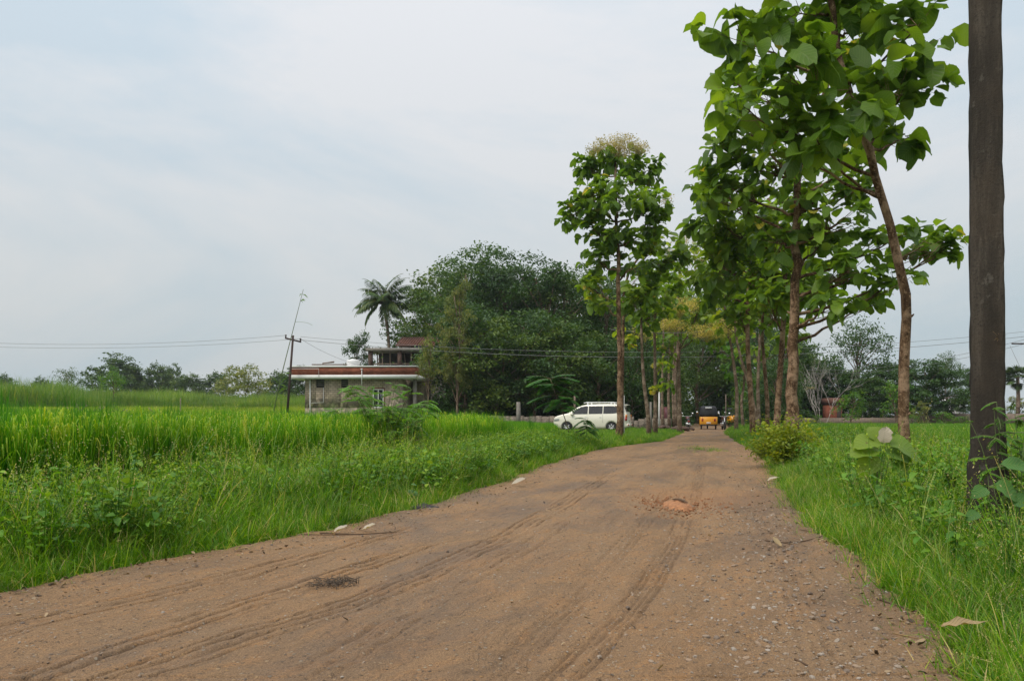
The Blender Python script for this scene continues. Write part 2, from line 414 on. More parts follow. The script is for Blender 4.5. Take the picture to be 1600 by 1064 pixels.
def roadmat():
    m, t = newmat('dirt_road')
    v = texco(t)
    uv = nd(t, 'ShaderNodeUVMap').outputs[0]          # u = metres across, v = metres along
    def um(sc):
        q = nd(t, 'ShaderNodeMapping'); q.inputs['Scale'].default_value = sc; t.links.new(uv, q.inputs[0]); return q.outputs[0]
    streak = noise(t, 1.6, 6, .6, um((2.2, .28, 1)), .4)
    blotch = noise(t, .9, 5, .55, v, .3)
    grain = noise(t, 48, 6, .85, v)
    med = noise(t, 9, 7, .7, v, .2)
    fine = noise(t, 140, 3, .8, v)
    med2 = noise(t, 3.3, 6, .65, um((1.6, .7, 1)), .5)
    base = ramp_node(t, streak, [(.28, (.185, .118, .070)), (.45, (.255, .165, .100)), (.6, (.315, .205, .125)), (.75, (.275, .190, .125))])
    base = mixc(t, mapr(t, blotch, .42, .62, 0, .75), base, (.255, .185, .130))
    base = mixc(t, mapr(t, med, .35, .68, .0, .55), base, (.35, .225, .13))
    # orange coarse sand
    om = math_(t, 'MULTIPLY', mapr(t, med2, .50, .60), mapr(t, grain, .42, .56))
    base = mixc(t, math_(t, 'MULTIPLY', om, .55), base, (.47, .255, .11))
    # dark crumbs and pale grit
    vo = nd(t, 'ShaderNodeTexVoronoi'); vo.inputs['Scale'].default_value = 38; t.links.new(v, vo.inputs['Vector'])
    vs_ = nd(t, 'ShaderNodeSeparateColor'); t.links.new(vo.outputs['Color'], vs_.inputs[0])
    gritmask = math_(t, 'MULTIPLY', mapr(t, vo.outputs['Distance'], .30, .42, 1, 0), mapr(t, math_(t, 'ADD', vs_.outputs[0], math_(t, 'MULTIPLY', med, .8)), 1.12, 1.2))
    gcol = ramp_node(t, vs_.outputs[1], [(0, (.10, .07, .05)), (.35, (.23, .17, .13)), (.6, (.48, .30, .14)), (.8, (.5, .45, .38)), (1, (.3, .27, .25))])
    base = mixc(t, gritmask, base, gcol)
    # wet dark scuffs
    base = mixc(t, mapr(t, noise(t, 5.5, 8, .72, um((1.5, .6, 1)), 1.2), .57, .66, 0, .55), base, (.12, .08, .055))
    base = mixc(t, mapr(t, grain, .56, .66, 0, .7), base, (.47, .32, .19))
    base = mixc(t, mapr(t, grain, .44, .34, 0, .7), base, (.09, .058, .036))
    base = mixc(t, mapr(t, fine, .53, .66, 0, .75), base, (.52, .36, .21))
    base = mixc(t, mapr(t, fine, .47, .34, 0, .8), base, (.07, .045, .03))
    damp = mapr(t, noise(t, .55, 5, .6, um((1.3, .6, 1)), .6), .47, .60)
    base = mixc(t, damp, base, mixc(t, 1.0, base, (.70, .70, .74), 'MULTIPLY'))
    # grooves (value v is rut depth), red soil patch near the mound
    rut = nd(t, 'ShaderNodeAttribute', attribute_name='v').outputs['Fac']
    lines = noise(t, 1.0, 4, .7, um((15, .35, 1)), 0)
    base = mixc(t, mapr(t, lines, .58, .68, 0, .35), base, (.15, .105, .07))
    base = mixc(t, mapr(t, rut, .15, .9, 0, .8), base, (.085, .052, .032))
    s = nd(t, 'ShaderNodeSeparateXYZ'); t.links.new(v, s.inputs[0])
    dx = math_(t, 'MULTIPLY', math_(t, 'SUBTRACT', s.outputs[0], 2.65), .78); dy = math_(t, 'MULTIPLY', math_(t, 'SUBTRACT', s.outputs[1], 10.7), .55)
    rr = math_(t, 'SQRT', math_(t, 'ADD', math_(t, 'POWER', dx, 2), math_(t, 'POWER', dy, 2)))
    rr = math_(t, 'ADD', rr, math_(t, 'MULTIPLY', math_(t, 'SUBTRACT', med, .5), 1.2))
    base = mixc(t, mapr(t, rr, .30, .95, .34, 0), base, (.42, .215, .10))
    base = mixc(t, 1.0, base, (.91, .82, .67), 'MULTIPLY')
    h = math_(t, 'SUBTRACT', math_(t, 'MULTIPLY', grain, .45), math_(t, 'MULTIPLY', lines, .7)) if False else math_(t, 'ADD', math_(t, 'SUBTRACT', math_(t, 'ADD', math_(t, 'MULTIPLY', grain, .5), math_(t, 'MULTIPLY', fine, .25)), math_(t, 'MULTIPLY', mapr(t, lines, .5, .66), .35)), math_(t, 'ADD', med, math_(t, 'MULTIPLY', gritmask, .35)))
    finish(t, base, mapr(t, damp, 0, 1, .85, .5), bump=h, bstr=1.0, bdist=.025, spec=.4); return m
M['road'] = roadmat()
def masonry(name, sc, c1, c2, mortar, mort=.02, bump=.5, stone=False):
    m, t = newmat(name)
    v = texco(t)
    # walls face x or y: use x+y as the horizontal coordinate
    s = nd(t, 'ShaderNodeSeparateXYZ'); t.links.new(v, s.inputs[0])
    cb = nd(t, 'ShaderNodeCombineXYZ'); t.links.new(math_(t, 'ADD', s.outputs[0], s.outputs[1]), cb.inputs[0]); t.links.new(s.outputs[2], cb.inputs[1])
    b = nd(t, 'ShaderNodeTexBrick'); t.links.new(cb.outputs[0], b.inputs['Vector'])
    b.inputs['Scale'].default_value = sc; b.inputs['Color1'].default_value = (*c1, 1); b.inputs['Color2'].default_value = (*c2, 1)
    b.inputs['Mortar'].default_value = (*mortar, 1); b.inputs['Mortar Size'].default_value = mort; b.inputs['Mortar Smooth'].default_value = .3
    b.inputs['Bias'].default_value = 0
    n = noise(t, 1.2, 6, .65, v)
    col = mixc(t, 1.0, b.outputs['Color'], ramp_node(t, n, [(.3, (.7, .7, .7)), (.7, (1.2, 1.18, 1.15))]), 'MULTIPLY')
    if stone:
        vo = nd(t, 'ShaderNodeTexVoronoi'); vo.inputs['Scale'].default_value = 4.2; t.links.new(cb.outputs[0], vo.inputs['Vector'])
        sc_ = nd(t, 'ShaderNodeSeparateColor'); t.links.new(vo.outputs['Color'], sc_.inputs[0])
        st = ramp_node(t, sc_.outputs[0], [(0, (.20, .16, .12)), (.5, (.42, .33, .25)), (1, (.68, .55, .42))])
        st = mixc(t, mapr(t, vo.outputs['Distance'], .42, .56, 0, .5), st, (.16, .14, .12))
        col = mixc(t, mapr(t, math_(t, 'ADD', s.outputs[2], math_(t, 'MULTIPLY', n, .8)), 2.75, 2.9), st, col)
    finish(t, col, .9, bump=b.outputs['Fac'], bstr=-bump, bdist=.02, spec=.2); return m
M['grey_brick'] = masonry('grey_block', 1.5, (.40, .32, .235), (.55, .44, .33), (.20, .165, .13), .03, stone=True)
M['red_brick'] = masonry('red_brick', 3.2, (.20, .060, .036), (.30, .10, .058), (.17, .085, .06), .012)
M['wall_stone'] = masonry('stone_wall', 2.2, (.18, .15, .12), (.30, .25, .2), (.12, .10, .08), .03)
M['white_paint'] = flat('white_paint', (.72, .71, .68), .7, var=.08, scale=3)
M['dull_brick'] = flat('dull_brick', (.10, .06, .045), .9, var=.3, scale=5)
M['concrete'] = flat('raw_concrete', (.20, .18, .155), .9, var=.25, scale=4, bump=.3)
def polemat():
    m, t = newmat('weathered_concrete')
    v = texco(t, 'Object', (1, 1, .12))
    n = noise(t, 6, 7, .7, v, .3); n2 = noise(t, 55, 5, .7, texco(t)); n3 = noise(t, 1.3, 5, .6, texco(t))
    col = ramp_node(t, n, [(.3, (.024, .020, .016)), (.5, (.047, .039, .031)), (.7, (.105, .088, .070))])
    col = mixc(t, mapr(t, n2, .52, .64, 0, .7), col, (.025, .021, .018))
    n5 = noise(t, 3, 7, .75, texco(t, 'Object', (3, 3, .35)), .2)
    col = mixc(t, mapr(t, n5, .53, .60, 0, .7), col, (.03, .025, .02))
    col = mixc(t, mapr(t, noise(t, 7, 6, .7, texco(t)), .60, .66, 0, .4), col, (.15, .135, .115))
    col = mixc(t, mapr(t, n3, .5, .7, 0, .6), col, (.075, .055, .038))
    finish(t, col, .92, bump=math_(t, 'ADD', n, n2), bstr=.6, bdist=.012, spec=.2); return m
M['pole'] = polemat()
M['rust'] = flat('rusty_steel', (.045, .024, .018), .75, .2, var=.35, scale=8)
M['wire'] = flat('aluminium_wire', (.22, .22, .22), .5, .6, var=.1)
M['tank'] = flat('tank_plastic', (.75, .75, .74), .45, var=.04)
M['tile'] = flat('roof_tile', (.14, .06, .042), .85, var=.35, scale=3)
M['timber'] = flat('prop_timber', (.20, .15, .11), .9, var=.3)
M['dark_wood'] = flat('dark_wood', (.05, .033, .025), .85, var=.3)
M['glass'] = flat('window_glass', (.03, .04, .04), .08, var=.1, spec=.8)
M['tarp'] = flat('blue_tarp', (.05, .12, .35), .5, var=.2)
M['room_shade'] = flat('interior_shade', (.04, .035, .03), .9, var=.2)  # near-black colour standing in for shade inside the openings
M['car_paint'] = flat('cream_paint', (.88, .83, .71), .28, var=.02, coat=.6)
M['car_glass'] = flat('tinted_glass', (.018, .02, .022), .06, var=.05, spec=.7)
M['rubber'] = flat('tyre_rubber', (.018, .018, .018), .85, var=.1)
M['alloy'] = flat('alloy', (.5, .5, .5), .35, .8, var=.05)
M['black_plastic'] = flat('black_plastic', (.02, .02, .02), .5, var=.1)
M['red_lamp'] = flat('red_lamp', (.42, .03, .02), .2, var=.05)
M['amber_lamp'] = flat('amber_lamp', (.6, .2, .03), .2, var=.05)
M['white_plate'] = flat('white_plate', (.75, .75, .75), .4, var=.02)
M['auto_yellow'] = flat('yellow_paint', (.85, .36, .015), .4, var=.06, coat=.3)
M['canvas'] = flat('black_canvas', (.022, .022, .026), .7, var=.15)
M['grey_vinyl'] = flat('grey_vinyl', (.09, .09, .095), .35, var=.1)
M['chrome'] = flat('chrome', (.7, .7, .7), .15, 1.0, var=.02)
M['red_paint'] = flat('red_paint', (.10, .012, .015), .3, var=.05, coat=.4)
M['cloth'] = flat('black_cloth', (.035, .028, .028), .85, var=.4, scale=12)
def pebmat():
    m, t = newmat('pebble')
    oi = nd(t, 'ShaderNodeObjectInfo').outputs['Random']
    col = ramp_node(t, oi, [(0, (.13, .10, .08)), (.3, (.24, .18, .13)), (.6, (.30, .21, .14)), (.85, (.27, .225, .18)), (1, (.36, .31, .26))])
    n = noise(t, 18, 4, .6, texco(t))
    col = mixc(t, 1.0, col, ramp_node(t, n, [(.3, (.7, .7, .7)), (.7, (1.2, 1.2, 1.2))]), 'MULTIPLY')
    finish(t, col, .8, spec=.3); return m
M['pebble'] = pebmat()
# ================================================================== terrain and road
_ly = np.array([0, 2, 3.3, 4.8, 6.2, 7.5, 9, 12.8, 17, 21, 27.6, 32, 40, 46, 60, 80, 100])
_lx = np.array([-6.2, -5.0, -4.1, -3.25, -2.6, -1.75, -1.2, -.15, .7, 1.7, 3.9, 6.3, 8.5, 10.2, 13.6, 18.8, 24])
_ry = np.array([0, 3.3, 4.1, 5.45, 6.8, 9, 14, 18.9, 32, 46, 60, 80, 100])
_rx = np.array([1.3, 1.93, 2.2, 2.52, 2.82, 3.35, 4.75, 6.3, 9.3, 12.7, 16.9, 22.3, 27.6])
def edgeL(Y): Y = np.asarray(Y, float); return np.interp(Y, _ly, _lx) + .22 * fbm(Y * 1.3, Y * 0 + 3, 5) + .20 * fbm(Y * 5, Y * 0, 9)
def edgeR(Y): Y = np.asarray(Y, float); return np.interp(Y, _ry, _rx) + .20 * fbm(Y * 1.1, Y * 0 + 8, 6) + .20 * fbm(Y * 4.5, Y * 0, 11)
def outside(X, Y): return np.maximum(edgeL(Y) - X, X - edgeR(Y))
def paddyR(Y): return np.interp(Y, [0, 6, 7, 8, 9.5, 13, 18, 26, 38, 47, 60], [-7.5, -5.3, -4.7, -4.2, -3.6, -2.3, -1.0, .4, 2.2, 2.4, 2.4])
def gz(X, Y):
    X = np.asarray(X, float); Y = np.asarray(Y, float)
    d = outside(X, Y)
    z = -.10 + .10 * smooth(-.05, .12, d) + .05 * smooth(.1, 1.2, d)
    z = z + .05 * smooth(0, 1, d) * fbm(X * .8, Y * .8, 3) * 2
    rise = (.75 * smooth(56, 62, Y) + 1.1 * smooth(60, 92, Y)) * smooth(-17.6, -20.5, X)
    return z + rise
def coords():
    xs = list(np.arange(-9, 9.01, .11))
    d = .11; x = 9
    while x < 620: d = min(d * 1.09, 60); x += d; xs.append(x); xs.insert(0, -x)
    ys = list(np.arange(1, 14, .11)); y = ys[-1]; d = .11
    while y < 62: d = min(d * 1.03, .8); y += d; ys.append(y)
    while y < 900: d *= 1.09; y += d; ys.append(y)
    y = 1; d = .5
    while y > -60: d *= 1.3; y -= d; ys.insert(0, y)
    return np.array(xs), np.array(ys)
def grid_faces(nx, ny):
    i = np.arange(ny - 1)[:, None] * nx; j = np.arange(nx - 1)[None]
    return np.stack([i + j, i + j + 1, i + nx + j + 1, i + nx + j], -1).reshape(-1, 4)
xs, ys = coords()
X, Y = np.meshgrid(xs, ys)
g = Geo(); g.add(np.stack([X, Y, gz(X, Y)], -1).reshape(-1, 3), grid_faces(len(xs), len(ys)))
ground = g.build('ground', M['ground'], smooth_=True); tag(ground, kind='structure')
# road sheet: rows across, columns in metres
yy = [1.6]
while yy[-1] < 95: yy.append(yy[-1] + min(max(.0013 * yy[-1] ** 2, .014), .4))
yy = np.array(yy); nt_ = 560
tt = np.linspace(0, 1, nt_)
EL, ER = edgeL(yy) - .35, edgeR(yy) + .35
X = EL[:, None] * (1 - tt) + ER[:, None] * tt; Y = np.repeat(yy[:, None], nt_, 1)
# wheel tracks drawn as polylines on the ground: photograph column,row -> ground point
def gl(pts): return np.array([GPX(*p)[:2] for p in pts])
TR = [([(870, 1064), (925, 1010), (987, 945), (1019, 905), (1050, 855), (1085, 775), (1100, 710)], 5, .042, .55),
      ([(770, 1064), (815, 1015), (884, 952), (960, 870), (1020, 800), (1060, 750)], 4, .05, .35),
      ([(30, 1064), (175, 1012), (275, 978), (400, 936), (468, 915), (600, 872), (720, 835)], 3, .09, 1.0),
      ([(180, 1064), (400, 988), (543, 950), (600, 928), (671, 897), (757, 857), (830, 815), (900, 775), (960, 735)], 4, .085, .8),
      ([(-60, 1010), (112, 962), (300, 919), (400, 893), (560, 850), (690, 815)], 3, .10, .8),
      ([(480, 1064), (560, 1010), (700, 930), (820, 860), (900, 800)], 3, .09, .5),
      ([(1262, 960), (1290, 1010), (1330, 1064)], 1, .04, .9), ([(1180, 825), (1210, 855), (1262, 960)], 2, .05, .4),
      ([(1290, 1064), (1255, 960), (1215, 860), (1180, 790), (1150, 740)], 3, .06, .35)]
z = .022 * fbm(X * 1.1, Y * .8, 21) * 2 + .016 * fbm(X * 4, Y * 3, 22) * 2 + .010 * fbm(X * 13, Y * 11, 23) + .006 * fbm(X * 30, Y * 26, 24)
z = z - .03 * np.exp(-((X - (EL[:, None] + ER[:, None]) / 2 - 1.0) / .45) ** 2) - .03 * np.exp(-((X - (EL[:, None] + ER[:, None]) / 2 + 1.0) / .5) ** 2)
rut = np.zeros_like(z)
for k, (pl, nl, sp, st) in enumerate(TR):
    q = gl(pl); q = q[np.argsort(q[:, 1])]
    xc = np.interp(yy, q[:, 1], q[:, 0], left=np.nan, right=np.nan)
    slope = np.gradient(np.nan_to_num(xc), yy); cs = 1 / np.sqrt(1 + slope ** 2)
    fade = np.where(np.isnan(xc), 0, smooth(0, .6, yy - q[0, 1] + .6) * smooth(0, 1.2, q[-1, 1] - yy + .01))
    for j in range(nl):
        off = (j - (nl - 1) / 2) * sp
        d = (X - np.nan_to_num(xc)[:, None]) * cs[:, None] - off + .015 * fbm(Y * 2.2, Y * 0 + k * 3 + j, 31)
        wd = .011 + .003 * ((j * 7 + k) % 3)
        br = np.clip(.70 + 2.2 * fbm(Y * 1.7, Y * 0 + 9 * k + j, 41) + .7 * (vnoise(Y * 26, Y * 0 + j, 5) - .5), 0, 1)
        p = np.exp(-(d / wd) ** 2) * br * fade[:, None] * st
        rut = np.maximum(rut, p); z -= p * .032
        z += .005 * np.exp(-((np.abs(d) - wd * 2.2) / wd) ** 2) * br * fade[:, None] * st
rs = np.random.RandomState(4)
for k in range(26):      # shallow pits and lumps
    py = rs.uniform(690, 1050); q = GPX(rs.uniform(100, 1400), py)
    r = rs.uniform(.05, .22); e = np.exp(-(((X - q[0]) / r) ** 2 + ((Y - q[1]) / (r * 1.3)) ** 2)); z -= e * rs.uniform(-.01, .018)
dE = outside(X, Y)
z = z - .16 * smooth(-.05, .3, dE) + .012 * smooth(-.5, -.1, dE)
z += .02
mid = np.interp(Y, yy, (EL + ER) / 2)
g = Geo(); g.add(np.stack([X, Y, z], -1).reshape(-1, 3), grid_faces(nt_, len(yy)), rut.ravel(), np.stack([X - mid, Y], -1).reshape(-1, 2))
road = g.build('dirt_road', M['road'], smooth_=True); tag(road, kind='structure')
ROADZ = (X, Y, z)
def rz_at(x, y):
    i = min(int(np.searchsorted(yy, y)), len(yy) - 1); return float(np.interp(x, ROADZ[0][i], ROADZ[2][i]))
# loose gravel on the road
def pebble(seed):
    rs = np.random.RandomState(seed)
    import bmesh
    bm = bmesh.new(); bmesh.ops.create_icosphere(bm, subdivisions=1, radius=1)
    for v in bm.verts: v.co = Vector((v.co.x * 1.0, v.co.y * .75, v.co.z * .5)) * (1 + rs.uniform(-.22, .22))
    me = bpy.data.meshes.new('pebble'); bm.to_mesh(me); bm.free(); me.materials.append(M['pebble'])
    return bpy.data.objects.new('pebble', me)
rs = np.random.RandomState(7)
P = []; S = []
def addp(x, y, s):
    P.append((x, y, rz_at(x, y) + s * .15)); S.append(s)
_y = 2.9 * (14 / 2.9) ** rs.rand(60000); _x = edgeL(_y) + (edgeR(_y) - edgeL(_y)) * rs.rand(60000)
_d = .18 + 2.4 * np.maximum(0, fbm(_x * .9, _y * .5, 51) + .05)
_d += .5 * (outside(_x, _y) > -.7)
_d += 1.6 * np.exp(-((_x - (.27 * _y + .45)) / .45) ** 2) * np.where(_y < 9, 1, .4)
_k = np.nonzero(rs.rand(60000) < _d / 2.2)[0][:9000]
for x, y in zip(_x[_k], _y[_k]): addp(x, y, .003 + .0075 * rs.rand() ** 2.5)
for k in range(420):
    y = rs.uniform(3.0, 8.5); x = .27 * y + .45 + rs.normal() * .33; addp(x, y, .008 + .017 * rs.rand() ** 2)
for k in range(260):
    y = rs.uniform(3.6, 24); x = float(edgeL(y)) + abs(rs.normal()) * .5 + .05; addp(x, y, .007 + .015 * rs.rand() ** 2)
for k in range(160):
    y = rs.uniform(3.6, 24); x = float(edgeR(y)) - abs(rs.normal()) * .6; addp(x, y, .006 + .014 * rs.rand() ** 2)
for k in range(260):
    y = rs.uniform(8, 30); x = rs.uniform(edgeL(y), edgeR(y)); addp(x, y, .01 + .02 * rs.rand() ** 2)
for k in range(700):
    y = rs.uniform(2.9, 9.5); x = .27 * y + .35 + rs.normal() * .5; addp(x, y, .006 + .016 * rs.rand() ** 2.2)
P = np.array(P); S = np.array(S)
n = len(P)
scatter('gravel', P, rs.rand(n) * 6.28, rs.normal(size=(n, 2)) * .25, S, rs.randint(0, 4, n), [pebble(i) for i in range(4)],
        'loose gravel and small stones lying on the brown dirt road', 'gravel')

# dry leaf crumbs and bark bits along both edges
rs = np.random.RandomState(8); P = []
for k in range(1500):
    y = 2.8 * (26 / 2.8) ** rs.rand(); l = rs.rand() < .6
    x = float(edgeL(y)) + abs(rs.normal()) * .35 - .05 if l else float(edgeR(y)) - abs(rs.normal()) * .35 + .05
    P.append((x, y, rz_at(x, y) + .004))
for k in range(300):
    y = 2.8 * (20 / 2.8) ** rs.rand(); x = rs.uniform(edgeL(y), edgeR(y)); P.append((x, y, rz_at(x, y) + .003))
def crumb(seed):
    rs = np.random.RandomState(seed); g = Geo(); g.stamp(leaf_tpl([0, .3, .7, 1], [.05, .3, .25, .03], rs.uniform(-.5, .3), rs.uniform(.1, .6), .2, seed), np.eye(3)[None], np.zeros((1, 3)), rs.rand())
    return g.build('leaf_crumb', M['crumb'], link=False)
n = len(P)
scatter('leaf_litter', P, rs.rand(n) * 6.28, rs.normal(size=(n, 2)) * .4, .012 + .035 * rs.rand(n) ** 2, rs.randint(0, 6, n), [crumb(i) for i in range(6)], 'dry leaf crumbs and bark bits strewn along the road edges', 'leaf litter')
# ================================================================== grass, rice and weeds
def blades(name, mat, n, hmin, hmax, wid, spread, lean, curve, seed, segs=4, stems=0, stemh=1.4, vlo=0.0, vhi=.8, seedv=.96, straw=0.0):
    rs = np.random.RandomState(seed); g = Geo()
    for i in range(n + stems):
        st = i >= n
        h = rs.uniform(hmin, hmax) * (stemh if st else 1); a = rs.rand() * 6.283; r = spread * math.sqrt(rs.rand())
        b = np.array([math.cos(a) * r, math.sin(a) * r, -.02]); az = rs.rand() * 6.283
        ln = abs(rs.normal()) * lean * (0.5 if st else 1); cv = rs.uniform(.2, 1) * curve * (.5 if st else 1)
        d = np.array([math.cos(az), math.sin(az), 0]); s = np.array([-math.sin(az + rs.uniform(-.6, .6)), math.cos(az), 0])
        k = segs if not st else segs + 1
        V = []; A = []
        v0 = rs.uniform(vlo, vhi) if rs.rand() > straw else 1.0
        ww = wid * rs.uniform(.7, 1.2) * (.35 if st else 1)
        x = 0; zz = 0; th = ln
        for q in range(k + 1):
            t = q / k
            p = b + d * x + np.array([0, 0, zz])
            wq = ww * (1 - t ** 1.6) if not st else ww
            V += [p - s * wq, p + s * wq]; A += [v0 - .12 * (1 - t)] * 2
            x += math.sin(th) * h / k; zz += math.cos(th) * h / k; th += cv / k * (1 + t)
        F = np.array([(2 * q, 2 * q + 1, 2 * q + 3, 2 * q + 2) for q in range(k)])
        g.add(np.array(V), F, np.clip(np.array(A), 0, 1))
        if st:      # seed head: short spikelets
            for q in range(9):
                pp = b + d * (x * (1 - .05 * q)) + np.array([0, 0, zz - .016 * q]); aa = rs.rand() * 6.28; e = np.array([math.cos(aa), math.sin(aa), -.5]) * .013
                w_ = np.array([-math.sin(aa), math.cos(aa), .3]) * .003
                g.add([pp, pp + e * .5 + w_, pp + e, pp + e * .5 - w_], np.array([(0, 1, 2, 3)]), seedv)
    return g.build(name, M[mat], link=False)
def panicled(name, seed):
    """a hill of rice: upright leaves with drooping yellow-green ears"""
    o = blades(name, 'rice', 24, .80, 1.14, .0090, .065, .06, .28, seed, 5, vlo=.0, vhi=.66)
    rs = np.random.RandomState(seed + 50); g = Geo()
    for i in range(6):
        a = rs.rand() * 6.28; r = .09 * rs.rand() ** .5; b = np.array([math.cos(a) * r, math.sin(a) * r, 0]); h = rs.uniform(.72, .98)
        az = rs.rand() * 6.28; d = np.array([math.cos(az), math.sin(az), 0]); s = np.array([-d[1], d[0], 0])
        pts = [b, b + d * .03 + [0, 0, h * .6], b + d * .06 + [0, 0, h], b + d * .085 + [0, 0, h + .02], b + d * .11 + [0, 0, h - .03], b + d * .12 + [0, 0, h - .10]]
        V = []; A = []
        for q, p in enumerate(pts):
            w_ = .0015 if q < 3 else .0055 - .001 * (q - 3); V += [p - s * w_, p + s * w_]; A += [.6 if q < 2 else .72 + .16 * rs.rand()] * 2
        g.add(np.array(V), np.array([(2 * q, 2 * q + 1, 2 * q + 3, 2 * q + 2) for q in range(len(pts) - 1)]), A)
        s2 = np.array([0, 0, 1.0])
    h_ = g.build(name, M['rice'], link=False)
    # merge the two meshes
    g2 = Geo()
    for ob in (o, h_):
        me = ob.data; V = np.empty(len(me.vertices) * 3, np.float32); me.vertices.foreach_get('co', V)
        F = np.array([tuple(p.vertices) for p in me.polygons]); A = np.empty(len(me.vertices), np.float32); me.attributes['v'].data.foreach_get('value', A)
        g2.add(V.reshape(-1, 3), F, A)
    return g2.build(name, M['rice'], link=False)
def broadweed(name, mat, seed, h=.4, n=16, size=.06, w_=.30, flowers=0):
    rs = np.random.RandomState(seed); g = Geo()
    tp = leaf_tpl([0, .25, .6, .85, 1], [.04, w_, w_ * .9, w_ * .45, .01], .35, .2, .08, seed)
    for s_ in range(4):
        az = rs.rand() * 6.28; ln = rs.uniform(.1, .6); d = np.array([math.cos(az) * ln, math.sin(az) * ln, 1.0]); hh = h * rs.uniform(.6, 1.1)
        pts = np.array([d * hh * t + np.array([0, 0, -.12 * ln * hh * t * t]) for t in np.linspace(0, 1, 5)])
        g.tube(pts, np.linspace(.004, .0015, 5), 4, .1, cap=False)
        m = n // 4; t = rs.uniform(.25, 1, m); T = np.stack([np.interp(t, np.linspace(0, 1, 5), pts[:, c]) for c in range(3)], 1)
        a = rs.rand(m) * 6.28; dd = np.stack([np.cos(a), np.sin(a), rs.uniform(-.1, .5, m)], 1)
        Rm = frames(dd, np.tile([0, 0, 1.0], (m, 1)) + rs.normal(size=(m, 3)) * .3) * (size * rs.uniform(.6, 1.25, m))[:, None, None]
        g.stamp(tp, Rm, T, rs.uniform(0, .8, m))
        for f in range(flowers):
            p = pts[-1] + rs.normal(size=3) * .02; g.stamp(diamond_tpl(.5), frames(rdir(rs, 5), rdir(rs, 5)) * .010, np.tile(p, (5, 1)), 1.0)
    return g.build(name, M[mat], link=False)
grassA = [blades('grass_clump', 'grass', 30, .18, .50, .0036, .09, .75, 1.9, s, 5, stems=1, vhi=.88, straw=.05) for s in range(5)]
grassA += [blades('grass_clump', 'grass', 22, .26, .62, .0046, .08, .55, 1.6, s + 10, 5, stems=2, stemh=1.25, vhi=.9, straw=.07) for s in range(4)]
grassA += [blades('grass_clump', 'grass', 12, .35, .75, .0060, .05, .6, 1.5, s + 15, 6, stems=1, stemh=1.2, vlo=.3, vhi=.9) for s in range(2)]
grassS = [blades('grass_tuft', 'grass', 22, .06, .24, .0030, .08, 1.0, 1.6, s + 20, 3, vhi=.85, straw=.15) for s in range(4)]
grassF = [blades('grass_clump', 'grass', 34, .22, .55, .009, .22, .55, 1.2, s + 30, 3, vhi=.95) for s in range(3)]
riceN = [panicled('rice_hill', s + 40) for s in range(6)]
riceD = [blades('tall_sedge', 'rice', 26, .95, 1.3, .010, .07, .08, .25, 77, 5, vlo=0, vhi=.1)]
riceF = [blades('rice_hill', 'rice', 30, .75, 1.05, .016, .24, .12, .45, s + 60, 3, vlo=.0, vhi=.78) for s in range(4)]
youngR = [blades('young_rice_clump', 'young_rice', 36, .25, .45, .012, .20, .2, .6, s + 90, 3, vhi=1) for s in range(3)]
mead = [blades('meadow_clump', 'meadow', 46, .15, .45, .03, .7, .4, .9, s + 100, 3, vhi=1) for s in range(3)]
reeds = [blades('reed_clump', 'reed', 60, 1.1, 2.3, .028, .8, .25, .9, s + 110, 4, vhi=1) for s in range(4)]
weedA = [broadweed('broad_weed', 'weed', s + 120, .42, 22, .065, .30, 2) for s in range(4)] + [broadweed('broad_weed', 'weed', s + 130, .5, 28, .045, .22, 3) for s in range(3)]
weedR = [broadweed('round_leaf_weed', 'round_leaf', s + 140, .35, 10, .085, .46) for s in range(2)]
rs = np.random.RandomState(11)
RICEH = 1
def zone(n, y0, y1, fn, power=1.0, keep=None):
    """n points with Y between y0,y1, denser near; fn(Y)-> (xmin,xmax)"""
    u = rs.rand(n); Y = y0 + (y1 - y0) * u ** power
    a, b = fn(Y); X = a + (b - a) * rs.rand(n)
    P = np.stack([X, Y, gz(X, Y)], 1)
    if keep is not None: P = P[keep(P)]
    return P
def visible(P, pad=.6):      # drop what lies far outside the view
    return (np.abs(P[:, 0]) < P[:, 1] * .70 + pad + 1.0)
def put(name, P, tpls, smin, smax, label, cat, tl=.12, zj=.15, sfun=None):
    P = P[visible(P)]; n = len(P)
    s = rs.uniform(smin, smax, n)
    if sfun is not None: s = s * sfun(P)
    print(name, n)
    return scatter(name, P, rs.rand(n) * 6.283, rs.normal(size=(n, 2)) * tl, s, rs.randint(0, len(tpls), n), tpls, label, cat, zs=s * rs.uniform(1 - zj, 1 + zj, n))
hfL = lambda P: (.50 + .62 * smooth(0, .9, outside(P[:, 0], P[:, 1]))) * (1 + 1.0 * fbm(P[:, 0] * .9, P[:, 1] * .7, 71))
L1 = zone(5600, 3.0, 14, lambda Y: (np.maximum(edgeL(Y) - 3.4, -Y * .75 - 1), edgeL(Y) - .02), 1.15)
L2 = zone(2400, 3.0, 20, lambda Y: (edgeL(Y) - .5, edgeL(Y) + .10), 1.2)
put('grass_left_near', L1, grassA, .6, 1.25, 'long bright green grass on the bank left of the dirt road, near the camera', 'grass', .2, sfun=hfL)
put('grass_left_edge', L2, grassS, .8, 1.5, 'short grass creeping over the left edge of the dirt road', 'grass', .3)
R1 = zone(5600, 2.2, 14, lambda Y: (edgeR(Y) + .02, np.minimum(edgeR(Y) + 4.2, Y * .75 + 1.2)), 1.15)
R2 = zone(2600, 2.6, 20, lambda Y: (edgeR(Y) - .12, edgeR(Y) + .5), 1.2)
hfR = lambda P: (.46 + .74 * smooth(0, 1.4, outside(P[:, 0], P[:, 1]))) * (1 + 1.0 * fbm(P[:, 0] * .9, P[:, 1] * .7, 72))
put('grass_right_near', R1, grassA, .6, 1.25, 'long bright green grass on the verge right of the dirt road', 'grass', .2, sfun=hfR)
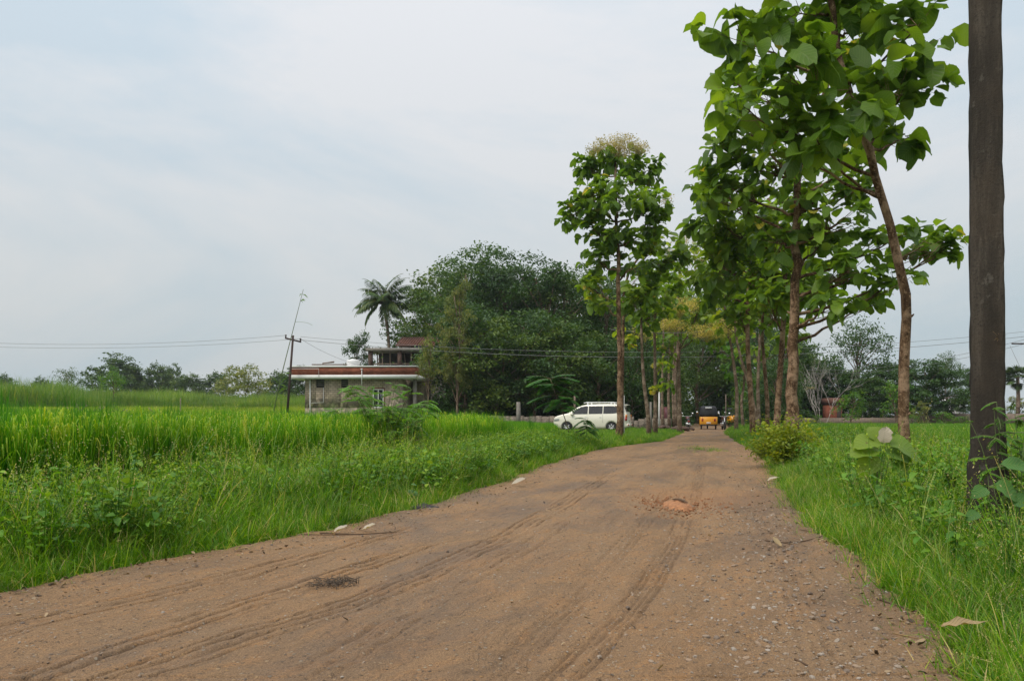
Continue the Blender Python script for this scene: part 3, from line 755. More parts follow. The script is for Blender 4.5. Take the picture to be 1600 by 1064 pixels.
put('grass_right_edge', R2, grassS, .8, 1.5, 'short grass creeping over the right edge of the dirt road', 'grass', .3)
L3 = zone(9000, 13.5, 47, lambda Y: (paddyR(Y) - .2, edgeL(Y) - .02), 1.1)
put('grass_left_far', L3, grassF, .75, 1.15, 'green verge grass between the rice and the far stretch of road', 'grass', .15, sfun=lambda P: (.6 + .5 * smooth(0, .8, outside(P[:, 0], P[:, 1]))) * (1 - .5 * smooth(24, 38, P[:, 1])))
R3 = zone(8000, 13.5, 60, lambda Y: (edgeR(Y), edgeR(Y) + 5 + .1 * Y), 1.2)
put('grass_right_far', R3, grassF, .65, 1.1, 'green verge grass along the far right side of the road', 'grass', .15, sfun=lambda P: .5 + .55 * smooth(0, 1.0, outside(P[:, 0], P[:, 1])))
# strip of grass under the left trees beyond the car
E1 = zone(1500, 46, 64, lambda Y: (edgeL(Y) - 4, edgeL(Y)), 1.0)
put('grass_by_the_trees', E1, grassF, .3, .6, 'short grass under the trees where the road enters the wood', 'grass')
# rice
Pn = zone(12500, 6.2, 24, lambda Y: (np.maximum(-Y * .72 - 1.5, -40), paddyR(Y)), .95)
put('rice_crop_near', Pn, riceN, .95, 1.12, 'tall ripening rice with yellow-green ears, nearest part of the paddy field', 'rice', .05, .08)
Pm = zone(190, 7, 30, lambda Y: (-Y * .68, paddyR(Y)), 1.0)
put('tall_sedge', Pm, riceD, .9, 1.1, 'dark green sedge blades standing among the rice', 'sedge', .06)
Pf = zone(17000, 23, 56.5, lambda Y: (np.maximum(-Y * .72 - 1.5, -60), np.where(Y > 47, 1.0, paddyR(Y))), .9)
put('rice_crop_far', Pf, riceF, .92, 1.06, 'even green rice filling the far part of the paddy field', 'rice', .05, .06, sfun=lambda P: .68 + .34 * smooth(-4, -14, P[:, 0]))
# right-hand field
Pr = zone(17000, 11, 66, lambda Y: (edgeR(Y) + 3.5, Y * .72 + 2), .85)
put('young_rice_right', Pr, youngR, .8, 1.1, 'short bright green rice in the field right of the trees', 'rice', .08, .1)
# far left meadow and reeds
Pq = zone(6500, 57, 84, lambda Y: (-Y * .72 - 2, np.full_like(Y, -17.0)), .9)
put('meadow_grass', Pq, mead, .8, 1.3, 'yellow-green meadow grass beyond the far edge of the rice', 'grass')
Pe = zone(3800, 80, 104, lambda Y: (-Y * .72 - 2, np.full_like(Y, -19.0)), .9)
put('reed_bed', Pe, reeds, .75, 1.25, 'tall green reeds and elephant grass beyond the meadow on the left', 'reeds',
    sfun=lambda P: (.62 + .55 * smooth(-30, -58, P[:, 0])) * (1 + 1.7 * fbm(P[:, 0] * .22, P[:, 1] * .2, 81)))
# broad-leaf weeds among the grass
W1 = zone(4200, 4.2, 24, lambda Y: (paddyR(Y) - .6, edgeL(Y) - .25), 1.15, keep=lambda P: fbm(P[:, 0] * .8, P[:, 1] * .5, 91) > -.04)
put('weeds_left', W1, weedA, .8, 1.5, 'broad-leaved weeds tangled in the grass left of the road', 'weeds', .15)
W2 = zone(1700, 4.5, 26, lambda Y: (edgeR(Y) + .5, edgeR(Y) + 4.0), 1.1, keep=lambda P: fbm(P[:, 0] * .8, P[:, 1] * .5, 92) > -.06)
put('weeds_right', W2, weedA, .8, 1.6, 'broad-leaved weeds tangled in the grass right of the road', 'weeds', .15)
W3 = zone(34, 4.6, 12, lambda Y: (edgeL(Y) - 3.5, edgeL(Y) - .05), 1.0)
put('round_leaf_weeds', W3, weedR, .8, 1.3, 'few round-leaved creepers poking out of the left bank grass', 'weeds', .3)

stalk = [blades('grass_stalk', 'stalk', 2, .8, 1.15, .0026, .05, .45, 1.3, s_ + 160, 7, stems=1, stemh=1.0, vlo=.2, vhi=.9) for s_ in range(5)]
S1 = zone(330, 4.0, 16, lambda Y: (edgeL(Y) - 3.4, edgeL(Y) - .2), 1.1); S2 = zone(260, 3.0, 15, lambda Y: (edgeR(Y) + .25, edgeR(Y) + 3.4), 1.1)
put('grass_stalks', np.concatenate([S1, S2]), stalk, .55, 1.0, 'long thin arching seed stalks rising above the verge grass', 'grass stalks', .25)
# ================================================================== trees
def spline(pts, n):
    pts = np.asarray(pts, float); m = len(pts)
    L = np.concatenate([[0], np.cumsum(np.linalg.norm(np.diff(pts, axis=0), axis=1))]); s = np.linspace(0, L[-1], n)
    P = np.stack([np.interp(s, L, pts[:, c]) for c in range(3)], 1)
    for _ in range(max(1, n // m // 2)): P[1:-1] = (P[:-2] + 2 * P[1:-1] + P[2:]) / 4
    return P
def bez(a, b, c, n):
    t = np.linspace(0, 1, n)[:, None]; return (1 - t) ** 2 * a + 2 * t * (1 - t) * b + t * t * c
LT = [leaf_tpl([0, .1, .3, .55, .78, .93, 1], [.03, .17, .32, .37, .33, .19, .01], d, f, wv, sd, cu, .07)
      for d, f, wv, sd, cu in ((.25, .25, .10, 1, .05), (.5, .45, .13, 2, -.15), (.75, .2, .14, 3, .18), (.1, .7, .10, 4, 0), (1.1, .35, .16, 5, -.1), (.6, .9, .12, 6, .1), (.3, -.3, .14, 7, -.12))]
LF = [leaf_tpl([0, .3, .72, .93, 1], [.04, .31, .34, .18, .01], d, .3, .05, sd) for d, sd in ((.3, 1), (.6, 2), (.9, 3))]
MULT = 1.9
def leafy_tree(name, trunk, r0, r1, lobes, leaf, mat, bark, label, seed, cat='tree', group=None, dense=1.0, detail=True, nleaf=6,
               blossoms=None, bmat='blossom', vr=(0, .8), limb_r=.35, droop=.3, tseg=9, rooted=True, knots=True):
    """trunk: world points; lobes: (centre, (rx,ry,rz), clusters[, v-shift]); every limb leaves the trunk and ends in a lobe"""
    rs = np.random.RandomState(seed)
    base = np.array(trunk[0], float)
    TP = spline(trunk, 26 if detail else 14); H = TP[-1][2] - base[2]
    tt = np.linspace(0, 1, len(TP))
    if detail: TP[1:-1] += rs.normal(size=(len(TP) - 2, 3)) * r0 * .10
    rad = .86 * (r0 + (r1 - r0) * tt ** .8) * (1 + .3 * np.exp(-tt * 30))
    g = Geo(); g.tube(TP, rad, 12 if detail else 8, wob=.16, seed=seed)
    if detail and knots:
        for k in range(9):
            i = rs.randint(3, len(TP) - 3); a = rs.rand() * 6.28; d = np.array([math.cos(a), math.sin(a), .4])
            g.tube([TP[i] + d * rad[i] * .5, TP[i] + d * (rad[i] * 1.15), TP[i] + d * (rad[i] * 1.5) + [0, 0, .02]], [rad[i] * .35, rad[i] * .25, rad[i] * .12], 5, wob=.3, seed=k)
    lf = Geo(); tpls = LT if detail else LF
    for lb in lobes:
        c, r, nc = np.array(lb[0], float), np.array(lb[1], float), lb[2]
        vs_ = lb[3] if len(lb) > 3 else 0
        hd = np.hypot(*(c - base)[:2]); target = 0 * c[2] - .55 * np.linalg.norm((c - TP[-1])[:2]) - .25 * r[2]
        cand = np.linalg.norm(TP[:, :2] - c[:2], axis=1) * .6 + np.abs(TP[:, 2] - (c[2] - .38 * np.linalg.norm(TP[:, :2] - c[:2], axis=1) - .2))
        i = int(np.argmin(cand[2:])) + 2; a = TP[i]
        b = a + (c - a) * np.array([.55, .55, .30]) + rs.normal(size=3) * .06
        L = bez(a, b, c, 9); L[1:-1] += rs.normal(size=(7, 3)) * .025
        lr = min(rad[i] * .6, limb_r * r0 * .8)
        g.tube(L, np.linspace(lr, lr * .28, 9), 7 if detail else 5, cap=False)
        n = max(2, int(nc * dense * (1.0 if detail else MULT)))
        q = rdir(rs, n) * (rs.rand(n) ** .45)[:, None] * r + c
        q[:, 2] += .15 * r[2]
        for k in range(n):
            st = L[rs.randint(4, 9)]; m = (st + q[k]) / 2 + np.array([0, 0, -.08 * np.linalg.norm(q[k] - st)])
            g.tube(bez(st, m, q[k], 4), np.linspace(lr * .25, lr * .08, 4), 4, cap=False)
            out_ = q[k] - c; out_ = out_ / (np.linalg.norm(out_) + .01)
            nl = max(3, int(nleaf * rs.uniform(.7, 1.3)))
            an = rs.rand() * 6.28 + np.arange(nl) * 2.4
            d = np.stack([np.cos(an), np.sin(an), rs.uniform(-.25, .55, nl)], 1) + out_ * .55
            d[:, 2] -= droop * rs.rand(nl)
            T = q[k] + rs.normal(size=(nl, 3)) * leaf * .16
            sz = leaf * rs.uniform(.4, 1.15, nl)
            Rm = frames(d, np.tile([0, 0, 1.0], (nl, 1)) + rs.normal(size=(nl, 3)) * .35) * sz[:, None, None]
            v = np.clip(rs.uniform(vr[0], vr[1], nl) * .6 + rs.uniform(vr[0], vr[1]) * .4 + vs_, 0, 1)
            v = np.where(rs.rand(nl) < .012, .97, v)
            w_ = rs.randint(0, len(tpls), nl)
            for z_ in range(len(tpls)): lf.stamp(tpls[z_], Rm[w_ == z_], T[w_ == z_], v[w_ == z_])
    e = empty(name, base, 0, label, cat, group)
    g.build('trunk', bark, e, smooth_=True, origin=base)
    lf.build('crown', mat, e, smooth_=True, origin=base)
    if blossoms:
        bg = Geo()
        for c, r, n in blossoms:
            c = np.array(c, float); r = np.array(r, float)
            root = c - np.array([0, 0, r[2] * 1.3])
            q = rdir(rs, n) * (rs.rand(n) ** .5)[:, None] * r + c
            for k in range(0, n, 14): bg.tube(bez(root, (root + q[k]) / 2 + [0, 0, .1], q[k], 4), .006, 3, .1, cap=False)
            m = 5
            P_ = (q[:, None] + rs.normal(size=(n, m, 3)) * .045).reshape(-1, 3)
            bg.stamp(diamond_tpl(.45), frames(rdir(rs, n * m), rdir(rs, n * m)) * rs.uniform(.025, .065, n * m)[:, None, None], P_, rs.rand(n * m))
        bg.build('blossom', M[bmat], e, origin=base)
    return e
def lobes_px(lst, Y, ys=1.0, seed=0):
    """lobes given in photograph pixels at distance Y -> world ellipsoids with real depth"""
    rs = np.random.RandomState(seed); o = []
    for l in lst:
        cx, cy, rx, ry, n = l[:5]; k = Y / FPX
        dy = rs.uniform(-1, 1) * ys * .8 if len(l) < 6 or l[5] is None else l[5]
        y = Y + dy
        o.append((PX(cx, cy, y), (rx * k, max(rx, ry) * k * .9 * min(ys, 1.3), ry * k), n) + ((l[6],) if len(l) > 6 else ()))
    return o
def trunk_px(pts, Y, dys=None, zb=None):
    o = [PX(a, b, Y + (dys[i] if dys else 0)) for i, (a, b) in enumerate(pts)]
    o[0][2] = float(gz(o[0][0], o[0][1])) - .05
    return o
G_T = 'teak trees along the right side of the road'
# T1: the nearest, leaning
leafy_tree('teak_tree', trunk_px([(1413, 760), (1414, 690), (1411, 600), (1414, 520), (1414, 450), (1398, 380), (1376, 300), (1350, 215), (1318, 125), (1300, 40), (1292, -60), (1288, -170)], 12), .105, .045,
    lobes_px([(1158, 55, 60, 50, 10), (1245, 20, 70, 50, 10, .8), (1345, 40, 80, 50, 13), (1432, 40, 58, 45, 11), (1452, 115, 34, 42, 7), (1405, 150, 55, 45, 10), (1330, 140, 62, 52, 10),
              (1235, 120, 70, 55, 12, -.6), (1168, 170, 50, 55, 9, -.5), (1275, 215, 60, 40, 9), (1215, 235, 50, 40, 7), (1420, 215, 45, 25, 5, .5), (1360, 200, 45, 30, 6, .9), (1290, 90, 60, 50, 8, 1.2),
              (1300, -90, 120, 70, 26), (1180, -70, 90, 60, 14), (1420, -80, 90, 60, 14), (1370, -190, 110, 60, 12)], 12, 1.0, 1),
    .43, M['teak_leaf'], M['bark'], 'leaning teak tree nearest the concrete pole, its big leaves filling the top right', 101, group=G_T, nleaf=6, dense=.9)
# T2: thick straight trunk behind the bush
leafy_tree('teak_tree', trunk_px([(1240, 712), (1240, 650), (1238, 580), (1240, 500), (1243, 430), (1245, 370), (1245, 310), (1250, 260), (1268, 215), (1290, 150), (1300, 90)], 20), .20, .07,
    lobes_px([(1125, 235, 42, 34, 11), (1165, 190, 45, 42, 12), (1150, 300, 55, 45, 16), (1205, 260, 50, 50, 13), (1285, 300, 60, 40, 14), (1345, 295, 45, 35, 9), (1310, 350, 60, 32, 12), (1150, 130, 40, 35, 8),
              (1450, 380, 58, 30, 13, .4), (1478, 388, 20, 18, 4, .4), (1395, 375, 45, 28, 9), (1330, 420, 60, 35, 13), (1215, 380, 50, 40, 12), (1290, 235, 50, 40, 9), (1350, 245, 50, 30, 9),
              (1395, 440, 38, 28, 8), (1300, 475, 30, 22, 6), (1280, 385, 45, 35, 9), (1355, 470, 40, 18, 5), (1120, 290, 40, 35, 9), (1230, 60, 60, 50, 9), (1300, 60, 60, 50, 9), (1215, 160, 50, 40, 8)], 20, 1.5, 2),
    .38, M['teak_leaf'], M['bark'], 'big teak tree with the thickest straight trunk, standing just behind the yellow-green bush', 102, group=G_T, nleaf=7, dense=1.4, limb_r=.30)
# T3..T8 behind
leafy_tree('teak_tree', trunk_px([(1212, 697), (1216, 620), (1222, 540), (1226, 470), (1228, 400), (1215, 350), (1200, 310)], 27), .16, .06,
    lobes_px([(1110, 340, 35, 35, 14), (1145, 370, 45, 40, 16), (1190, 350, 50, 40, 15), (1235, 420, 50, 40, 14), (1120, 410, 35, 35, 12), (1175, 430, 45, 35, 14), (1105, 290, 25, 25, 6), (1265, 460, 40, 35, 10), (1200, 470, 40, 30, 9)], 27, 1.6, 3),
    .50, M['teak_far'], M['bark'], 'teak tree with a slightly curved trunk just left of the thickest trunk', 103, group=G_T, detail=False, nleaf=6)
leafy_tree('teak_tree', trunk_px([(1178, 690), (1173, 620), (1168, 540), (1168, 470), (1172, 420), (1178, 380)], 33), .17, .07,
    lobes_px([(1130, 400, 35, 35, 14), (1165, 380, 40, 38, 15), (1135, 460, 42, 35, 16), (1185, 450, 40, 35, 14), (1160, 500, 40, 25, 11), (1105, 440, 22, 28, 8), (1210, 400, 35, 35, 9)], 33, 1.6, 4),
    .48, M['teak_far'], M['bark'], 'teak tree with the leftmost thick trunk right beside the road, bark scarred near its foot', 104, group=G_T, detail=False, nleaf=6, blossoms=[(PX(1085, 410, 33), (.5, .4, .8), 60)])
leafy_tree('teak_tree', trunk_px([(1198, 688), (1200, 640), (1196, 590), (1190, 520), (1196, 440)], 36), .14, .06,
    lobes_px([(1215, 490, 35, 35, 10), (1180, 490, 35, 30, 9), (1200, 430, 40, 40, 12), (1240, 350, 45, 45, 12), (1225, 300, 45, 40, 10)], 36, 1.5, 5),
    .45, M['teak_far'], M['bark'], 'slender teak tree between the two thicker trunks right of the road', 105, group=G_T, detail=False)
leafy_tree('teak_tree', trunk_px([(1190, 684), (1182, 650), (1170, 600), (1152, 540), (1147, 500), (1152, 470)], 40), .12, .06,
    lobes_px([(1150, 440, 32, 30, 9), (1125, 500, 25, 22, 6), (1180, 480, 35, 25, 8), (1110, 370, 25, 30, 8)], 40, 1.3, 6),
    .42, M['teak_far'], M['bark_far'], 'thin crooked teak tree leaning left over the road edge', 106, group=G_T, detail=False, vr=(.3, .95))
leafy_tree('teak_tree', trunk_px([(1222, 690), (1232, 640), (1240, 590), (1226, 520), (1215, 450), (1205, 400)], 31), .12, .05,
    lobes_px([(1240, 520, 25, 22, 6), (1215, 410, 35, 30, 9), (1255, 430, 35, 25, 8)], 31, 1.2, 7),
    .42, M['teak_far'], M['bark'], 'thin teak tree leaning right against the thickest trunk', 107, group=G_T, detail=False)
# left row
G_L = 'teak trees between the parked car and the road'
leafy_tree('teak_tree', trunk_px([(968, 700), (969, 640), (968, 560), (966, 480), (966, 400), (963, 340), (962, 290), (961, 240)], 30), .16, .05,
    lobes_px([(960, 252, 46, 26, 16), (912, 265, 26, 22, 9), (1008, 268, 30, 24, 10), (898, 335, 28, 22, 9), (925, 310, 34, 30, 12), (968, 315, 50, 32, 15), (1022, 320, 30, 34, 12), (935, 365, 36, 30, 12),
              (985, 375, 44, 28, 13), (1025, 355, 24, 24, 7), (938, 410, 28, 20, 7), (925, 450, 26, 22, 7, None, .3), (945, 475, 24, 18, 4, None, .3), (985, 415, 30, 16, 4)], 30, 1.2, 8),
    .37, M['teak_leaf'], M['bark'], 'tall teak tree topped with cream blossom, standing right in front of the parked car', 108, group=G_L, nleaf=7, dense=2.1,
    blossoms=[(PX(964, 228, 30), (1.1, .8, .42), 620), (PX(1040, 312, 30), (.3, .3, .3), 60), (PX(930, 236, 30), (.45, .4, .22), 110), (PX(1000, 232, 30), (.4, .4, .25), 110)], vr=(0, .75))
leafy_tree('teak_tree', trunk_px([(971, 690), (972, 600), (974, 520), (974, 440), (990, 410), (1010, 390)], 34), .10, .05,
    lobes_px([(1020, 390, 32, 26, 11), (1000, 430, 38, 30, 12), (1045, 420, 30, 26, 10), (1065, 395, 22, 24, 7), (985, 470, 28, 22, 7), (1010, 460, 32, 24, 8)], 34, 1.4, 9),
    .42, M['teak_far'], M['bark'], 'slimmer teak tree close behind the tall blossoming one, branches reaching right', 109, group=G_L, detail=False,
    blossoms=[(PX(1068, 378, 34), (.6, .5, .4), 90), (PX(1045, 395, 34), (.4, .5, .3), 60)])
leafy_tree('teak_tree', trunk_px([(1014, 690), (1013, 650), (1006, 600), (1003, 550), (1002, 500), (1001, 470)], 37), .14, .05,
    lobes_px([(990, 480, 32, 26, 11), (1015, 450, 30, 26, 9), (1030, 485, 28, 22, 9), (980, 530, 18, 18, 5, None, .3), (1050, 455, 26, 24, 8)], 37, 1.4, 10),
    .42, M['teak_far'], M['bark_far'], 'teak tree with a trunk bent low to the right, second thick trunk from the car', 110, group=G_L, detail=False)
leafy_tree('teak_tree', trunk_px([(1024, 686), (1024, 600), (1023, 540), (1022, 480), (1024, 440)], 40), .14, .06,
    lobes_px([(1040, 470, 30, 24, 9), (1008, 500, 24, 20, 6), (1020, 430, 28, 24, 8), (1030, 570, 6, 6, 2, None, .5), (1028, 610, 6, 6, 2, None, .5)], 40, 1.2, 11),
    .40, M['teak_far'], M['bark_far'], 'straight slim teak tree with small sprouts on its bare trunk', 111, group=G_L, detail=False)
leafy_tree('teak_tree', trunk_px([(1062, 679), (1061, 620), (1060, 570), (1061, 545)], 47), .19, .12,
    lobes_px([(1065, 500, 34, 22, 12), (1095, 520, 34, 20, 10), (1040, 545, 26, 22, 9), (1040, 590, 14, 26, 6), (1100, 470, 30, 20, 9), (1060, 460, 30, 24, 9)], 47, 1.6, 12),
    .42, M['teak_far'], M['bark_far'], 'teak tree with a broken stub and forked arm beside the parked motorcycle', 112, group=G_L, detail=False,
    blossoms=[(PX(1062, 478, 44.5), (1.3, .6, .55), 700), (PX(1050, 508, 44.5), (1.1, .6, .4), 420), (PX(1105, 518, 44), (1.4, .6, .5), 520), (PX(1140, 505, 43.5), (1.0, .6, .6), 340), (PX(1008, 515, 46), (.9, .7, .6), 240)], bmat='blossom_yellow')
for k, (px, Y, h, lb) in enumerate([(1036, 52, 470, 'pole-thin teak tree, left one of the three in shade behind the bent trunk'), (1046, 54, 450, 'pole-thin teak tree, middle one of the three in shade behind the bent trunk'),
                                    (1053, 57, 470, 'pole-thin teak tree, right one of the three in shade behind the bent trunk')]):
    leafy_tree('teak_tree', trunk_px([(px, 676), (px - 2, 610), (px + 1, 540), (px, h)], Y), .13, .06, lobes_px([(px - 12, h, 24, 20, 7), (px + 16, h + 25, 24, 18, 6), (px - 10, h + 50, 20, 16, 5), (px + 8, h - 20, 24, 20, 6)], Y, 1.3, 20 + k),
               .42, M['teak_far'], M['bark_far'], lb, 120 + k, group=G_L, detail=False)
leafy_tree('teak_tree', trunk_px([(1150, 677), (1152, 610), (1144, 550), (1136, 500), (1130, 470)], 46), .15, .07,
    lobes_px([(1108, 452, 30, 30, 9), (1138, 440, 34, 32, 10), (1098, 500, 28, 22, 8), (1135, 520, 32, 22, 9), (1165, 530, 26, 26, 8), (1120, 480, 26, 22, 7)], 46, 1.5, 31), .42, M['teak_far'], M['bark_far'],
    'teak tree arching over the lane from the right just above the yellow rickshaw', 131, group=G_T, detail=False, vr=(.3, .95))
leafy_tree('young_tree', trunk_px([(1162, 674), (1158, 630), (1164, 590), (1156, 560)], 53), .14, .07,
    lobes_px([(1140, 570, 24, 22, 8), (1168, 585, 20, 20, 6), (1125, 548, 24, 18, 6), (1155, 610, 14, 12, 4), (1150, 540, 26, 20, 7)], 53, 1.4, 32), .38, M['bright_leaf'], M['bark_far'],
    'low bright green young tree at the right mouth of the shaded lane', 132, detail=False)
leafy_tree('teak_tree', trunk_px([(1056, 673), (1054, 600), (1060, 520), (1066, 450)], 60), .17, .07,
    lobes_px([(1075, 440, 34, 28, 11), (1098, 470, 30, 24, 9), (1060, 405, 26, 26, 8), (1045, 460, 28, 26, 8), (1090, 410, 22, 28, 8), (1110, 510, 24, 20, 6)], 60, 2, 33), .48, M['teak_far'], M['bark_far'],
    'farthest teak tree of the left row, its crown closing the gap over the lane', 133, group=G_L, detail=False, vr=(.2, .9))
leafy_tree('teak_tree', trunk_px([(1186, 676), (1184, 600), (1188, 520), (1186, 440)], 50), .16, .07,
    lobes_px([(1180, 420, 34, 30, 11), (1210, 450, 34, 30, 10), (1170, 370, 34, 32, 10), (1205, 500, 32, 28, 9), (1250, 480, 30, 28, 8), (1180, 550, 26, 22, 7), (1230, 540, 26, 24, 7)], 50, 2, 34), .46, M['teak_far'], M['bark_far'],
    'teak tree deep in the right row filling the space between scarred and slender trunks', 134, group=G_T, detail=False, vr=(.1, .8))
# -------------------------------------------------- wood behind the wall
def wood_tree(seed, H, cr, leafn=5200, lsz=.30, mat='wood_leaf', low=.22, open_=0.0):
    """generic broad-leaved tree, base at the origin; returns (trunk mesh, crown mesh)"""
    rs = np.random.RandomState(seed); g = Geo(); lf = Geo()
    TP = spline([(0, 0, -.1), (rs.normal() * .15, rs.normal() * .15, H * .3), (rs.normal() * .4, rs.normal() * .4, H * .6), (rs.normal() * .5, rs.normal() * .5, H * .88)], 12)
    r0 = H * .013 + .03
    g.tube(TP, np.linspace(r0, r0 * .3, 12), 8, wob=.15, seed=seed)
    nl = int(15 + H)
    C_ = []
    for k in range(nl):
        t = low + (1 - low) * (k + .5) / nl; a = k * 2.4 + rs.rand()
        prof = math.sin(math.pi * min(1, ((t - low) / (1 - low)) * .82 + .16)) ** .6
        rr = cr * prof * rs.uniform(.45, .9)
        c = np.array([math.cos(a) * rr, math.sin(a) * rr, H * (t * .9 + .04)]) + rs.normal(size=3) * .3
        s = cr * rs.uniform(.26, .42); C_.append((c, s))
        st = TP[min(11, max(2, int(t * 9)))]
        L = bez(st, (st + c) / 2 + [0, 0, .2], c, 6); g.tube(L, np.linspace(r0 * .4, r0 * .08, 6), 5, cap=False)
    per = leafn // nl
    rep = np.array([(1.0, 0, 0)])
    for c, s in C_:
        # sub-clumps on the surface of each bough
        ns = 9
        sc = rdir(rs, ns) * s * rs.uniform(.6, 1.05, ns)[:, None] * [1, 1, .75] + c
        m = per // ns
        P_ = (sc[:, None] + np.clip(rs.normal(size=(ns, m, 3)), -1.7, 1.7) * s * .25 * np.array([1, 1, .55])).reshape(-1, 3)
        n = len(P_); d = rdir(rs, n); d[:, 2] = d[:, 2] * .6 - .2
        vv = np.clip(rs.rand(n) * .5 + np.repeat(rs.rand(ns), m) * .5, 0, 1)
        lf.stamp(diamond_tpl(.26, .15), frames(d, np.tile([0, 0, 1.0], (n, 1)) + rs.normal(size=(n, 3)) * .6) * (lsz * rs.uniform(.6, 1.3, n))[:, None, None], P_, vv)
    return g.mesh('trunk', M['bark_far'], True), lf.mesh('crown', M[mat])
WT = [wood_tree(300 + s, 14, 4.6, 14000, .27, ['wood_leaf', 'wood_leaf2', 'wood_leaf', 'wood_leaf3'][s]) for s in range(4)]
WS = [wood_tree(320 + s, 8, 3.6, 8000, .25, ['wood_leaf2', 'wood_leaf'][s]) for s in range(2)]
def place(name, tpl, px, Y, ytop, H0, label, group=None, rz=0, wx=1.0, cat='tree', X=None):
    x = (px - 800) / FPX * Y if X is None else X
    b = float(gz(x, Y)); H = CH + (HY - ytop) / FPX * Y - b; s = H / H0
    e = empty(name, (x, Y, b), rz, label, cat, group)
    e.scale = (s * wx, s * wx, s)
    for nm, me in zip(('trunk', 'crown'), tpl):
        o = bpy.data.objects.new(nm, me); C.objects.link(o); o.parent = e
    return e
G_W = 'broad-leaved trees of the dark wood'
rs = np.random.RandomState(55)
WOOD = [(672, 84, 432, 1.0), (700, 81, 396, 1.1), (748, 75, 376, 1.1), (798, 73, 384, 1.1), (845, 71, 392, 1.1), (897, 74, 400, 1.1), (945, 70, 425, 1.0), (992, 75, 450, 1.0), (1040, 80, 456, 1.0), (1090, 92, 440, 1.0),
        (1140, 96, 452, 1.0), (1185, 88, 470, 1.0), (1228, 80, 505, 1.0), (725, 64, 470, 1.1), (775, 63, 490, 1.1), (833, 64, 480, 1.1), (882, 65, 500, 1.1), (935, 64, 520, 1.1), (716, 66, 530, 1.1), (985, 66, 540, 1.1),
        (1030, 70, 545, 1.1), (1215, 66, 560, 1.1), (1185, 72, 575, 1.1), (720, 88, 430, 1.2), (775, 90, 420, 1.2), (835, 88, 425, 1.2), (895, 90, 432, 1.2), (955, 90, 440, 1.2), (1015, 95, 470, 1.2), (1070, 104, 470, 1.2), (1115, 110, 480, 1.2), (1160, 106, 480, 1.2)]
rowname = ['tall dark tree in the wood', 'lower dark tree at the front of the wood', 'dark tree deep inside the wood']
landm = {672: 'behind the unfinished house, left end of the wood', 700: 'second from the left end', 748: 'forming the highest top of the wood', 798: 'just right of the highest top', 845: 'above the pinnate sapling',
         897: 'left of the blossoming teak', 945: 'directly behind the blossoming teak', 992: 'right of the blossoming teak', 1040: 'behind the bent teak trunk', 1090: 'straight above the yellow rickshaw', 1140: 'right of the rickshaw', 1185: 'behind the scarred trunk', 1228: 'at its right end'}
for k, (px, Y, yt, wx) in enumerate(WOOD):
    front = 13 <= k < 23; back = k >= 23
    if not front and not back: lb = 'tall dark green tree of the wood, ' + landm[px]
    elif front: lb = 'lower dark tree at the front edge of the wood, ' + ('number %d counted from the house' % (k - 12) if k < 21 else 'right of the road')
    else: lb = 'dark tree deep in the wood whose top shows only through gaps'
    lb = {13: 'lower dark tree at the wood front, right behind the fuzzy olive tree', 14: 'lower dark tree at the wood front under the highest top', 15: 'lower dark tree at the wood front behind the concrete wall post',
          16: 'lower dark tree at the wood front behind the pinnate sapling', 17: 'lower dark tree at the wood front above the parked car', 18: 'lowest tree at the wood front, behind the slim olive tree',
          19: 'lower dark tree at the wood front just right of the blossoming teak', 20: 'lower dark tree at the wood front behind the three pole-thin teaks', 21: 'lower dark tree right of the road behind the thickest teak', 22: 'lower dark tree right of the road behind the scarred teak'}.get(k, lb)
    place('forest_tree', WT[k % 4] if not front else WS[k % 2], px, Y, yt, 14.6 if not front else 8.4, lb, 'dark trees hidden deep in the wood' if back else G_W, rs.rand() * 6.28, wx * (.95 if not front else .95))
# dense dark undergrowth that closes the wood off
def shrubclump(seed, mat, h=2.2, n=260, lsz=.22):
    rs = np.random.RandomState(seed); g = Geo()
    P_ = rs.normal(size=(n, 3)) * [.55, .55, .5]; P_[:, 2] = np.abs(P_[:, 2]) * h * .9 + .1
    g.stamp(diamond_tpl(.26, .15), frames(rdir(rs, n), rdir(rs, n)) * (lsz * rs.uniform(.6, 1.3, n))[:, None, None], P_, rs.rand(n))
    return g.build('shrub_clump', M[mat], link=False)
sc_ = [shrubclump(400 + s, 'wood_leaf') for s in range(3)]
n = 2600
P_ = np.stack([rs.uniform(-12, 50, n), rs.uniform(66, 125, n), np.zeros(n)], 1)
keep = (outside(P_[:, 0], P_[:, 1]) > 1.5) & ((P_[:, 0] < P_[:, 1] * .36))
P_ = np.concatenate([P_[keep], np.stack([rs.uniform(10, 44, 260), rs.uniform(105, 118, 260), np.zeros(260)], 1)])
n = len(P_)
scatter('undergrowth', P_, rs.rand(n) * 6.28, rs.normal(size=(n, 2)) * .1, rs.uniform(.9, 1.7, n), rs.randint(0, 3, n), sc_, 'dense dark undergrowth filling the shade of the wood', 'undergrowth', zs=rs.uniform(.9, 2.0, n))
